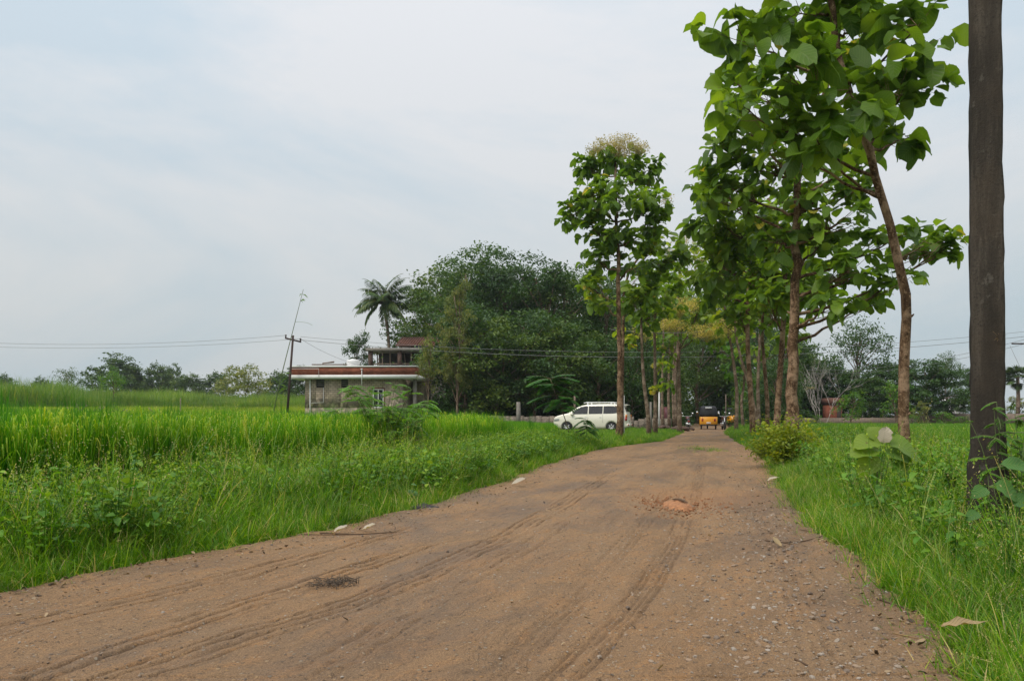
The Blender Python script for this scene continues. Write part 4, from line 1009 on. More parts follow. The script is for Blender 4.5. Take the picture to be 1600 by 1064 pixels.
# ================================================================== far trees on the horizon
FT = [wood_tree(500 + s, 10, 4.4, 7000, .5, 'far_leaf', low=.12) for s in range(3)]
FR = [wood_tree(510 + s, 10, 5.2, 5200, .50, 'far_leaf', low=.08) for s in range(2)]
FOp = wood_tree(520, 12, 4.2, 2300, .42, 'far_leaf', low=.34)
GF = 'hazy trees on the left horizon'
for k, (px, Y, yt, wx, t, lb) in enumerate([
    (105, 170, 570, 1.0, FOp, 'small open-crowned tree standing alone on the left horizon'), (62, 190, 587, .8, FT[1], 'tiny round tree on the horizon at the far left'),
    (8, 150, 584, 1.2, FT[2], 'low tree cut by the left border of the picture'), (182, 150, 553, 1.25, FT[0], 'tallest dark tree on the left horizon'),
    (206, 150, 572, .9, FT[1], 'shorter dark tree leaning against the tallest horizon tree'), (246, 150, 566, .85, FT[2], 'dark horizon tree with two tufts, right of the tallest one'), (270, 160, 569, .7, FT[0], 'narrow dark horizon tree just right of the two-tufted one'),
    (222, 170, 590, 1.2, FT[1], 'low pale tree in the gap of the dark horizon trees'), (300, 150, 583, 1.3, FT[1], 'yellowish low tree in the middle of the left horizon'),
    (335, 150, 580, 1.2, FT[2], 'yellowish low tree left of the flowering horizon tree'), (432, 130, 578, 1.1, FT[1], 'dark round tree on the horizon behind the leaning reed'), (466, 120, 572, 1.2, FT[0], 'dark round tree on the horizon behind the steel pole'), (500, 120, 585, 1.2, FT[2], 'dark tree behind the left end of the brick house')]):
    place('far_tree', t, px, Y, yt, 10.6 if t is not FOp else 12.6, lb, GF, k * 1.3, wx * .95)
fl = wood_tree(530, 8, 5.0, 4200, .45, 'olive_leaf', low=.08)
place('flowering_tree', fl, 383, 115, 570, 8.5, 'broad pale tree in cream flower on the left horizon', None, .5, 1.15)
umb = wood_tree(531, 6, 3.6, 2600, .28, 'bright_leaf', low=.62)
place('acacia_tree', umb, 177, 82, 583, 5.9, 'small light green umbrella-crowned tree on a thin trunk in the reeds', None, 0, .62)
pt = wood_tree(532, 9, 2.6, 7500, .26, 'wood_leaf', low=.3)
place('neem_tree', pt, 560, 78, 514, 9.4, 'bushy green tree between the white water tank and the coconut palm', None, 0, .62)
ol = wood_tree(533, 12, 2.5, 11000, .2, 'olive_leaf', low=.25)
place('olive_tree', ol, 714, 60, 425, 12.6, 'slim tree with fuzzy yellow-olive foliage in front of the dark wood', None, 0, .58)
ol2 = wood_tree(534, 6, 1.8, 2600, .22, 'olive_leaf', low=.5)
place('olive_tree', ol2, 668, 56.5, 520, 6.3, 'spindly pale-trunked tree at the right corner of the brick house', None, 0, .4)
# right hand side
GR = 'trees beyond the right-hand field'
RT = [wood_tree(540 + s, 10, 4.4, 16000, .34, 'wood_leaf', low=.10) for s in range(2)]
ROp = wood_tree(545, 12, 4.4, 5200, .30, 'wood_leaf', low=.42)
for k, (px, Y, yt, wx, t, lb) in enumerate([
    (1345, 84, 490, .90, ROp, 'tall airy tree rising above the others right of the thickest teak'), (1270, 86, 560, 1.1, RT[0], 'dark tree behind the bare pale tree'),
    (1310, 82, 568, 1.1, RT[1], 'dark tree shading the red brick shed'), (1360, 80, 580, 1.1, RT[0], 'dark tree left of the leaning teak trunk, beneath the airy one'),
    (1400, 86, 555, 1.1, RT[1], 'dark tree directly behind the leaning teak trunk'), (1447, 80, 562, 1.35, RT[0], 'wide dome-shaped dark tree between leaning teak and concrete pole'),
    (1480, 100, 545, .65, ROp, 'slim feathery tree poking up behind the dome-shaped one'), (1521, 120, 570, .8, RT[1], 'distant tree half hidden by the left side of the concrete pole'),
    (1240, 84, 520, 1.0, RT[1], 'dark tree at the right edge of the wood behind thick teak trunks')]):
    place('forest_tree' if k != 6 else 'feathery_tree', t, px, Y, yt, {id(ROp): 12.6}.get(id(t), 10.6), lb, GR, k * 1.1, wx)
sm = wood_tree(550, 4, 1.3, 1500, .22, 'olive_leaf', low=.15)
smb = wood_tree(551, 4, 1.5, 1500, .22, 'bright_leaf', low=.2)
for k, (px, Y, yt, wx, t, lb) in enumerate([(1330, 66, 605, 1, smb, 'light green young tree at the field edge right of the red shed'), (1442, 64, 622, .9, sm, 'pale conical young tree at the field edge under the dome-shaped tree'),
    (1400, 70, 585, .8, smb, 'young tree close to the left of the leaning teak trunk at the field edge'), (1475, 66, 640, 1.6, smb, 'low bright bush at the field edge near the concrete pole'), (1425, 64, 645, 1.5, smb, 'low bright bush right of the leaning teak trunk'),
    (1275, 68, 645, 1.4, smb, 'low green bush at the foot of the bare pale tree'), (1500, 66, 648, 1.8, smb, 'low dark bush left of the concrete pole foot'), (1590, 110, 615, 1.6, sm, 'low tree under the fan palm at the right border')]):
    place('young_tree', t, px, Y, yt, 4.3, lb, 'young trees along the far field edge', k, wx)
# bare pale tree
g = Geo(); rs = np.random.RandomState(61); Yb = 70; b0 = PX(1283, 0, Yb); b0[2] = 0
def bare(a, d, L, r, dep):
    e = a + d * L; m = (a + e) / 2 + rs.normal(size=3) * L * .08
    g.tube(bez(a, m, e, 5), np.linspace(r, r * .6, 5), 5, cap=False)
    if dep == 0: return
    for k in range(3 if dep > 1 else 4):
        dd = d + rs.normal(size=3) * .38; dd[2] = abs(dd[2]) * .9 + .35; bare(a + (e - a) * rs.uniform(.5, 1), dd / np.linalg.norm(dd), L * rs.uniform(.6, .85), r * .55, dep - 1)
for k, dx in enumerate((-.5, .0, .55, -.2)): bare(b0 + [dx * .5, 0, 0], np.array([dx, rs.normal() * .2, 1.6]) / 1.75, 2.9, .042, 3)
e = empty('bare_tree', b0, 0, 'leafless pale grey tree with fine upright branches at the right field edge', 'tree'); g.build('trunk', M['bark_pale'], e, origin=b0, smooth_=True)
g = Geo(); q = PX(1265, 606, 69.4)
for k in range(14):
    d = rdir(rs, 1)[0] * [.8, .3, .25]; g.tube([q, q + d * .4, q + d * .8 + [0, 0, -.05]], [.05, .07, .02], 5)
tag(g.build('cloth_bundle', M['blossom']), 'pale straw-coloured bundle hanging in the bare tree', 'bundle')
# ------------------------------------------------------------------ coconut palm and fan palm
def frond(g, root, az, el, L, seed, droop=1.0, v=.3):
    rs = np.random.RandomState(seed); d = np.array([math.cos(az) * math.cos(el), math.sin(az) * math.cos(el), math.sin(el)])
    n = 12; p = np.array(root, float); pts = [p.copy()]; e_ = el
    for i in range(n):
        e_ -= droop * (.05 + .012 * i); dd = np.array([math.cos(az) * math.cos(e_), math.sin(az) * math.cos(e_), math.sin(e_)]); p = p + dd * L / n; pts.append(p.copy())
    pts = np.array(pts); g.tube(pts, np.linspace(.05, .01, n + 1), 4, .9, cap=False)
    side = np.array([-math.sin(az), math.cos(az), 0])
    m = 42; t = np.linspace(.12, .99, m)
    P_ = np.stack([np.interp(t * n, range(n + 1), pts[:, c]) for c in range(3)], 1)
    T = np.gradient(pts, axis=0); T /= np.linalg.norm(T, axis=1)[:, None]; Td = np.stack([np.interp(t * n, range(n + 1), T[:, c]) for c in range(3)], 1)
    for s_ in (-1, 1):
        d_ = side * s_ + Td * .7 + np.array([0, 0, -.55 - .3 * rs.rand()]) + rs.normal(size=(m, 3)) * .1
        ln = L * .27 * np.sin(np.clip(t * 1.05 + .1, 0, 1) * math.pi) ** .6 + .15
        Rm = frames(d_, np.tile([0, 0, 1.0], (m, 1))); Rm = Rm * ln[:, None, None]
        g.stamp(diamond_tpl(.075, .12), Rm, P_, np.clip(v + rs.uniform(-.25, .25, m), 0, 1))
Yp = 80; b0 = PX(604, 0, Yp); b0[2] = 0; top = PX(598, 470, Yp)
e = empty('coconut_palm', b0, 0, 'coconut palm rising behind the unfinished house', 'palm')
g = Geo(); TP = spline([b0, PX(609, 560, Yp), PX(606, 515, Yp), top], 14); g.tube(TP, np.linspace(.22, .13, 14), 8, wob=.1); g.build('trunk', M['bark_far'], e, smooth_=True, origin=b0)
rs = np.random.RandomState(62)
for k in range(24):
    g = Geo(); el_ = [1.25, .95, .62, .3, .0, -.45][k % 6] + rs.normal() * .08; frond(g, top, k * 2.4 + .3, el_, rs.uniform(3.4, 4.2), k, .85, .55 if k % 6 >= 4 else .25); g.build('frond', M['palm_leaf'], e, origin=b0)
g = Geo()
for k in range(7): a = k * .9; g.lathe([(.02, -.15), (.11, -.06), (.12, .03), (.03, .14)], 8, Matrix.Translation((top[0] + .25 * math.cos(a), top[1] + .25 * math.sin(a), top[2] - .25)))
g.build('coconuts', M['dark_wood'], e, origin=b0)
def fan_palm(px, Y, yt, lb):
    b = PX(px, 0, Y); b[2] = float(gz(b[0], Y)); tp = PX(px, yt + 14, Y); e = empty('fan_palm', b, 0, lb, 'palm')
    g = Geo(); g.tube([b, (b + tp) / 2 + [.1, 0, 0], tp], [.3, .24, .2], 8, wob=.1); g.build('trunk', M['bark_far'], e, origin=b, smooth_=True)
    g = Geo(); rs = np.random.RandomState(int(px))
    for k in range(26):
        d = rdir(rs, 1)[0]; d[2] = d[2] * .8 + .15; d /= np.linalg.norm(d); c = tp + d * 1.1; g.tube([tp, c], [.05, .03], 4)
        m = 16; an = np.linspace(-1.9, 1.9, m); sd_ = np.cross(d, [0, 0, 1.0]); sd_ /= np.linalg.norm(sd_)
        dd = np.cos(an)[:, None] * d + np.sin(an)[:, None] * sd_ + [0, 0, -.25]
        g.stamp(diamond_tpl(.10, .15), frames(dd, np.tile([0, 0, 1.0], (m, 1))) * 1.0, np.tile(c, (m, 1)), rs.rand(m) * .6)
    g.build('crown', M['palm_leaf'], e, origin=b)
fan_palm(1590, 105, 575, 'distant fan palm right of the concrete pole')
# ------------------------------------------------------------------ brick house
HOX, HOY = -15.9, 59.0
hr = R(-2.5)
e = empty('brick_house', (HOX, HOY, 0), hr, 'single-storey grey block house with red brick parapet and white roof bands', 'house')
def hb(name, mat, boxes, parent=None, **k):
    g = Geo()
    for b in boxes: g.box(*b)
    return g.build(name, M[mat], parent if parent is not None else e, **k)
# front wall with openings: built from pieces round the openings (window 5.2..6.05, vents)
WX, ZT = 7.55, 3.84
hb('wall', 'grey_brick', [(0, 5.25, 0, .25, 0, 1.62), (6.1, WX, 0, .25, 0, ZT), (5.25, 6.1, 0, .25, 0, 1.62), (5.25, 6.1, 0, .25, 3.08, ZT), (0, .85, 0, .25, 1.62, ZT), (.85, 1.5, 0, .25, 1.62, 3.2),
     (1.5, 2.8, 0, .25, 1.62, ZT), (2.8, 3.35, 0, .25, 1.62, 3.2), (3.35, 5.25, 0, .25, 1.62, ZT), (0, .25, .25, 8, 0, ZT), (.25, 8.5, 7.75, 8, 0, ZT), (WX - .25, WX, .25, 4.5, 0, ZT), (8.3, 8.55, 4.5, 7.75, 0, ZT), (WX - .25, 8.55, 4.25, 4.5, 0, ZT)])
hb('roof_slab', 'white_paint', [(-1.0, 8.75, -.6, 8.6, 3.84, 4.13)])
hb('parapet', 'red_brick', [(-.95, 8.7, -.55, -.33, 4.13, 4.72), (-.95, -.73, -.33, 8.5, 4.13, 4.72), (8.48, 8.7, -.33, 8.5, 4.13, 4.72), (-.73, 8.48, 8.28, 8.5, 4.13, 4.72)])
hb('coping', 'white_paint', [(-1.0, 8.75, -.6, -.28, 4.72, 4.82), (-1.0, -.68, -.28, 8.55, 4.72, 4.82), (8.43, 8.75, -.28, 8.55, 4.72, 4.82)])
for x0, x1 in ((.85, 1.5), (2.8, 3.35)):
    v = hb('vent', 'room_shade', [(x0, x1, .12, .2, 3.2, 3.84)])  # dark panel, the shade of the opening is in its colour
    g = Geo()
    for z in (3.35, 3.5, 3.65): g.box(x0, x1, .02, .1, z, z + .05)
    g.build('louvre', M['concrete'], v)
f = hb('window', 'white_paint', [(5.25, 5.33, -.02, .08, 1.62, 3.08), (6.02, 6.1, -.02, .08, 1.62, 3.08), (5.33, 6.02, -.02, .08, 1.62, 1.7), (5.33, 6.02, -.02, .08, 3.0, 3.08), (5.64, 5.71, -.02, .08, 1.7, 3.0)])
hb('pane', 'glass', [(5.33, 5.64, .06, .075, 1.7, 3.0), (5.71, 6.02, .06, .075, 1.7, 3.0)], f)
hb('window_frame', 'red_brick', [(6.1, 6.17, -.03, 0, 1.55, 3.15), (5.18, 6.17, -.03, 0, 3.08, 3.15)], f)
g = Geo(); g.tube([(.42, -.09, 0), (.42, -.09, 3.8)], .05, 8); g.build('drain_pipe', M['white_paint'], e, smooth_=True)
g = Geo(); g.tube([(4.55, -.62, 4.55), (4.55, -.62, 3.3)], .03, 6); g.box(4.48, 4.62, -.68, -.6, 4.5, 4.6); g.build('water_pipe', M['white_paint'], e)
g = Geo(); g.tube([(-.9, -.62, 4.6), (1.25, -.62, 4.6), (1.25, -.62, 3.95)], .018, 5); g.tube([(.48, -.05, 2.0), (1.45, -.05, 2.05), (1.45, -.05, 3.2)], .02, 5); g.build('conduit', M['white_paint'], e)
for x in (.62, 2.45):
    g = Geo(); g.tube([(x, -.3, 0), (x, -.3, .95), (x + .2, -.3, .95), (x + .2, -.3, 0)], .045, 6); g.build('outlet_pipe', M['white_paint'], e)
hb('porch_column', 'concrete', [(8.3, 8.55, .3, .55, 0, ZT)])
hb('porch_floor', 'concrete', [(WX, 8.6, .25, 4.25, -.1, .35)])
# tank, sticks on the roof
t = empty('water_tank', (HOX + 3.2, HOY + 2.4, 4.40), 0, 'round white ribbed plastic water tank on the house roof', 'tank')
g = Geo(); g.lathe([(.46, 0), (.5, .05)] + [(.5 + (.022 if k % 2 else 0), .1 + k * .1) for k in range(10)] + [(.49, 1.04), (.40, 1.08), (.2, 1.10)], 24); g.build('tank_body', M['tank'], t, smooth_=True)
g = Geo(); g.lathe([(.2, 1.10), (.2, 1.15), (.05, 1.17)], 16); g.build('lid', M['tank'], t, smooth_=True)
g = Geo(); g.box(0.3, 3.0, .8, 1.2, 4.98, 5.05); g.tube([(1.1, .9, 5.1), (2.0, 1.1, 5.25)], .05, 5); g.tube([(1.3, .8, 5.12), (1.9, 1.3, 5.2)], .04, 5)
tag(g.build('planks', M['timber'], loc=(HOX, HOY, 0)), 'dark planks and sticks lying above the parapet left of the tank', 'planks')
# ------------------------------------------------------------------ unfinished house behind
e = empty('unfinished_house', (-13.3, 71, 0), R(-4), 'raw two-storey house shell with propped concrete slab behind the brick house', 'house')
hb('ground_floor', 'concrete', [(0, 9, 0, .25, 0, 5.0), (0, .25, .25, 8, 0, 5.0), (8.75, 9, .25, 8, 0, 5.0)])
hb('floor_slab', 'concrete', [(-.2, 9.2, -.2, 8.2, 5.0, 5.2)])
hb('roof_slab', 'concrete', [(-.2, 9.2, -.2, 8.2, 6.98, 7.24)])
for x in (0, 2.75, 5.6, 8.7):
    for y in (0, 4): hb('column', 'dull_brick', [(x, x + .36, y, y + .36, 5.2, 6.98)])
hb('shade_wall', 'room_shade', [(.36, 8.7, 2.9, 3.0, 5.2, 6.98)])  # wall added to darken the open storey, shade put into its colour
hb('batten', 'timber', [(.4, 5.6, .1, .16, 5.75, 5.83)])
rs = np.random.RandomState(63)
for k in range(12):
    x = .6 + k * .68; y = rs.uniform(.3, 2.5); g = Geo(); g.tube([(x, y - .2, 5.2), (x + rs.uniform(-.45, .45), y - .2, 6.98)], .06, 5); g.build('prop', M['timber'], e)
g = Geo(); g.box(2.6, 8.4, 1.0, 6, 7.5, 7.6)
r_ = g.build('tile_shed_ceiling', M['dark_wood'], e)
g = Geo()
g.add([(2.4, .7, 7.6), (8.6, .7, 7.6), (8.6, 3.5, 8.55), (2.4, 3.5, 8.55), (2.4, 6.3, 7.6), (8.6, 6.3, 7.6), (2.4, .7, 7.5), (8.6, .7, 7.5)], np.array([(0, 1, 2, 3), (3, 2, 5, 4), (6, 7, 1, 0)]))
for k in range(26): g.tube([(2.5 + k * .24, .68, 7.63), (2.5 + k * .24, 3.5, 8.58)], .06, 5)
g.build('tiled_roof', M['tile'], e)
for x in (2.8, 5.4, 8.2): hb('post', 'timber', [(x, x + .12, 1.1, 1.22, 7.24, 7.5)])
hb('tarpaulin', 'tarp', [(4.2, 5.3, 1.3, 1.5, 7.24, 7.46)]); hb('white_sheet', 'white_paint', [(2.9, 3.7, 1.4, 1.5, 7.24, 7.5)])
# ------------------------------------------------------------------ compound wall and posts
g = Geo(); rs = np.random.RandomState(64)
x = -8.2
while x < 11.5:
    w_ = rs.uniform(.35, .6); yb = 56.5 + .02 * x
    g.box(x, x + w_ - .015, yb, yb + .32, -.1, 1.0 + rs.uniform(-.05, .04) - (.35 if x > 8.6 else 0) * rs.rand()); x += w_
wl = g.build('stone_wall', M['wall_stone']); tag(wl, 'low rough stone wall running from the house to behind the parked car', 'wall')
def post(px, Y, yt, yb_, w_, mat, lb, name='fence_post', cat='post', group=None, lean=0):
    b = PX(px, 0, Y); b[2] = 0; t = PX(px + lean, yt, Y); g = Geo(); g.tube([b, (b + t) / 2, t], [w_, w_, w_ * .9], 4, wob=.15, seed=int(px))
    tag(g.build(name, M[mat], origin=b, loc=b), lb, cat, group)
post(810, 56, 628, 0, .16, 'concrete', 'stubby brown concrete post rising from the stone wall')
post(975, 34, 618, 0, .028, 'white_paint', 'thin white stake beside the tall blossoming teak trunk', 'stake', 'stake')
post(1017, 48, 628, 0, .08, 'concrete', 'grey fence post in front of the slim straight teak trunk')
post(1030, 55, 612, 0, .06, 'white_paint', 'tall whitewashed post just left of the shaded pole-thin teaks')
post(898, 60, 618, 0, .09, 'timber', 'short wooden post seen over the bonnet of the parked car')
post(1134, 62, 616, 0, .05, 'timber', 'thin post right of the yellow rickshaw', )
# red gate patch and rubble
g = Geo(); g.box(11.3, 12.0, 58.5, 58.62, 0, 1.7); tag(g.build('red_gate', M['red_paint']), 'dark red gate half hidden by the shaded pole-thin teaks', 'gate')
g = Geo()
for k in range(45):
    a = rs.rand(3); c = np.array([8.6 + a[0] * 3.6, 51 + a[1] * 2.6, .05 + .3 * a[2] * (1 - abs(a[0] - .5))]); s = rs.uniform(.06, .16)
    g.box(-s * 1.3, s * 1.3, -s, s, -s * .6, s * .6, Matrix.Translation(c) @ Euler(rs.uniform(-.6, .6, 3) * [1, 1, 5]).to_matrix().to_4x4())
tag(g.build('rubble', M['dull_brick']), 'heap of broken red brick rubble between the car and the teak trunks', 'rubble', kind='stuff')
# shed on the right
e = empty('brick_shed', PX(1307, 0, 76) * [1, 1, 0], 0, 'small red brick shed with tiled top under the trees right of the field', 'shed')
hb('wall', 'red_brick', [(-.55, .55, 0, 2, -.1, 2.1)]); hb('roof', 'tile', [(-.62, .70, -.15, 2.2, 2.12, 2.75)]); hb('door', 'dark_wood', [(.05, .45, -.03, 0, 0, 1.9)])
e = empty('white_shed', PX(1497, 0, 130) * [1, 1, 0], 0, 'far white building glimpsed left of the concrete pole', 'building')
hb('wall', 'white_paint', [(-1.3, 1.3, 0, 3, 0, 4.2)]); hb('roof', 'concrete', [(-1.5, 1.5, -.2, 3.2, 4.2, 4.4)])
hb('window', 'glass', [(-.6, .2, -.02, 0, 2.4, 3.4)])
g = Geo(); g.box(27, 38, 72, 72.3, 0, .8); tag(g.build('mud_wall', M['timber']), 'low brown mud bank wall behind the right-hand field', 'wall')
g = Geo(); g.box(40, 60, 80, 80.3, 0, 1.2); tag(g.build('mud_wall', M['timber']), 'brown earth wall right of the leaning teak trunk', 'wall')
# ------------------------------------------------------------------ poles and wires
YP = 58
b = PX(447, 0, YP); b[2] = 0; t = PX(458, 524, YP)
e = empty('steel_pole', b, 0, 'thin rusty steel power pole standing at the rice edge left of the house', 'utility pole')
g = Geo(); g.tube([b, t], [.10, .08], 8); g.build('post', M['rust'], e, origin=b, smooth_=True)
g = Geo(); g.box(-.62, .62, -.06, .06, -.06, .06, Matrix.Translation(t - [0, 0, .35]) @ Matrix.Rotation(R(14), 4, 'Y')); g.build('crossarm', M['rust'], e, origin=b)
for dx in (-.55, -.05, .55):
    g = Geo(); c = t + np.array([dx, 0, -.3 - dx * .25]); g.lathe([(.03, 0), (.07, .06), (.04, .1), (.08, .16), (.04, .22)], 8, Matrix.Translation(c)); g.build('insulator', M['dark_wood'], e, origin=b)
G_WIRE = 'sagging overhead power wires'
def wire(a, b, sag, lb, r=.013, group=G_WIRE, mat='wire', n=40):
    a = np.array(a); b = np.array(b); tt = np.linspace(0, 1, n)[:, None]; P_ = a + (b - a) * tt; P_[:, 2] -= sag * 4 * (tt * (1 - tt))[:, 0]
    g = Geo(); g.tube(P_, r, 5); o = g.build('wire', M[mat], smooth_=True, origin=a, loc=a); tag(o, lb, 'wire', group); return o
A1 = t + np.array([-.55, 0, 0]); A2 = t + np.array([.55, 0, -.25])
R1_, R2_ = PX(1622, 516, YP), PX(1626, 523, YP)
wire(A1, PX(-330, 512, YP), .95, 'upper wire from the steel pole to the left border'); wire(A2, PX(-330, 520, YP), .92, 'lower wire from the steel pole to the left border')
wire(A1 + [1.1, 0, -.1], R1_, 1.4, 'upper long wire crossing in front of the wood to the right'); wire(A2 + [.0, 0, -.1], R2_, 1.5, 'lower long wire crossing in front of the wood to the right', .017)
wire(A2, (HOX + 4.3, HOY + 1, 4.9), .25, 'short service wire slanting down from the steel pole to the house roof', .012, None)
wire(PX(955, 515, 44), PX(1095, 519, 44), .1, 'yellowish wire between the teak trunks above the shaded lane', .014, None)
wire(PX(1260, 578, 70), PX(1640, 520, 44), .7, 'upper of two thin wires behind the leaning teak', .012, None); wire(PX(1262, 583, 70), PX(1640, 527, 44), .7, 'lower of two thin wires behind the leaning teak', .012, None)
# second steel pole beyond the right border carries the wires
b = PX(1628, 0, YP); b[2] = 0; tt_ = PX(1626, 512, YP)
e = empty('steel_pole', b, 0, 'power pole with a dark crossarm and stay wire at the right border', 'utility pole')
g = Geo(); g.tube([b, tt_], [.14, .11], 8); g.build('post', M['rust'], e, origin=b); g = Geo(); c = PX(1610, 537, YP); g.box(-1.4, 1.4, -.05, .05, -.05, .05, Matrix.Translation(c)); g.build('crossarm', M['rust'], e, origin=b)
g = Geo(); g.tube([PX(1578, 540, YP), PX(1606, 600, YP)], .014, 4); g.build('stay_wire', M['wire'], e, origin=b)
# the big concrete pole on the right: two ribs and a web (I section), slightly tapered
YC = 6.0; b = PX(1549, 0, YC); b[2] = -.1
e = empty('concrete_pole', b, 0, 'massive weathered dark concrete power pole at the right border', 'utility pole')
g = Geo(); n = 46; zs = np.linspace(0, 6.2, n); rs = np.random.RandomState(65)
prof0 = np.array([(-.19, .03), (-.18, -.01), (-.03, -.17), (-.015, -.185), (.0, -.18), (.012, -.178), (.165, .06), (.185, .09), (.18, .14), (.03, .30), (-.02, .19)])
V = []
for k, z in enumerate(zs):
    s = 1 - .045 * z / 2.2; w2 = np.interp(z, [0, .75, 1.0, 6], [1.32, 1.2, 1.0, .92])
    jit = rs.normal(size=prof0.shape) * .0035
    for (x, y), j in zip(prof0, jit): V.append((x * w2 * .70 + j[0] - .022 * z * .35, y * w2 + j[1], z))
m = len(prof0); i = np.arange(n - 1)[:, None] * m; j = np.arange(m)[None]; k = (j + 1) % m
g.add(V, np.stack([i + j, i + k, i + m + k, i + m + j], -1).reshape(-1, 4)); g.build('shaft', M['pole'], e)
g = Geo(); g.tube([(0, 0, 6.2), (-.05, 0, 8.2)], [.15, .12], 8); g.build('pole_top', M['pole'], e)
q = PX(1562, 530, YC - .14)
g = Geo(); rs = np.random.RandomState(66)
for k in range(9):
    d = np.array([rs.uniform(-1, .9), -.3, rs.uniform(-.15, 1)]); g.tube([q, q + d * .05, q + d * .085 + [0, 0, -.01]], [.0018, .0014, .0007], 4)
tag(g.build('straw_tuft', M['deadleaf']), 'dry straw tuft stuck on the face of the concrete pole', 'straw')
# leaning reed stalk
YR = 22; e = empty('reed_stalk', PX(418, 0, YR) * [1, 1, 0], 0, 'single tall thin reed stalk leaning right in front of the steel pole', 'reed'); b = PX(418, 0, YR) * [1, 1, 0]
g = Geo(); P_ = spline([b, PX(428, 640, YR), PX(440, 585, YR), PX(458, 515, YR), PX(474, 452, YR)], 16); g.tube(P_, np.linspace(.022, .006, 16), 5); g.build('stem', M['stem'], e, origin=b)
g = Geo(); rs = np.random.RandomState(67)
for k in range(22):
    t_ = rs.choice([.28, .34, .36, .42, .12, .2, .48, .93, .97]); p = np.array([np.interp(t_ * 15, range(16), P_[:, c]) for c in range(3)])
    a = rs.choice([-1, 1]); d = np.array([a * rs.uniform(.5, 1), rs.normal() * .2, rs.uniform(-.3, .9)]); L = rs.uniform(.15, .45) * (.5 if t_ > .9 else 1)
    g.add([p, p + d * L * .5 + [0, 0, .02], p + d * L + [0, 0, -.06], p + d * L * .5 - [0, 0, .012]], np.array([(0, 1, 2, 3)]), .5 + .3 * rs.rand())
p = P_[12]; g.tube(bez(p, p + [.35, 0, .02], p + [.5, 0, -.1], 6), .004, 3, .9); g.build('leaves', M['reed'], e, origin=b)
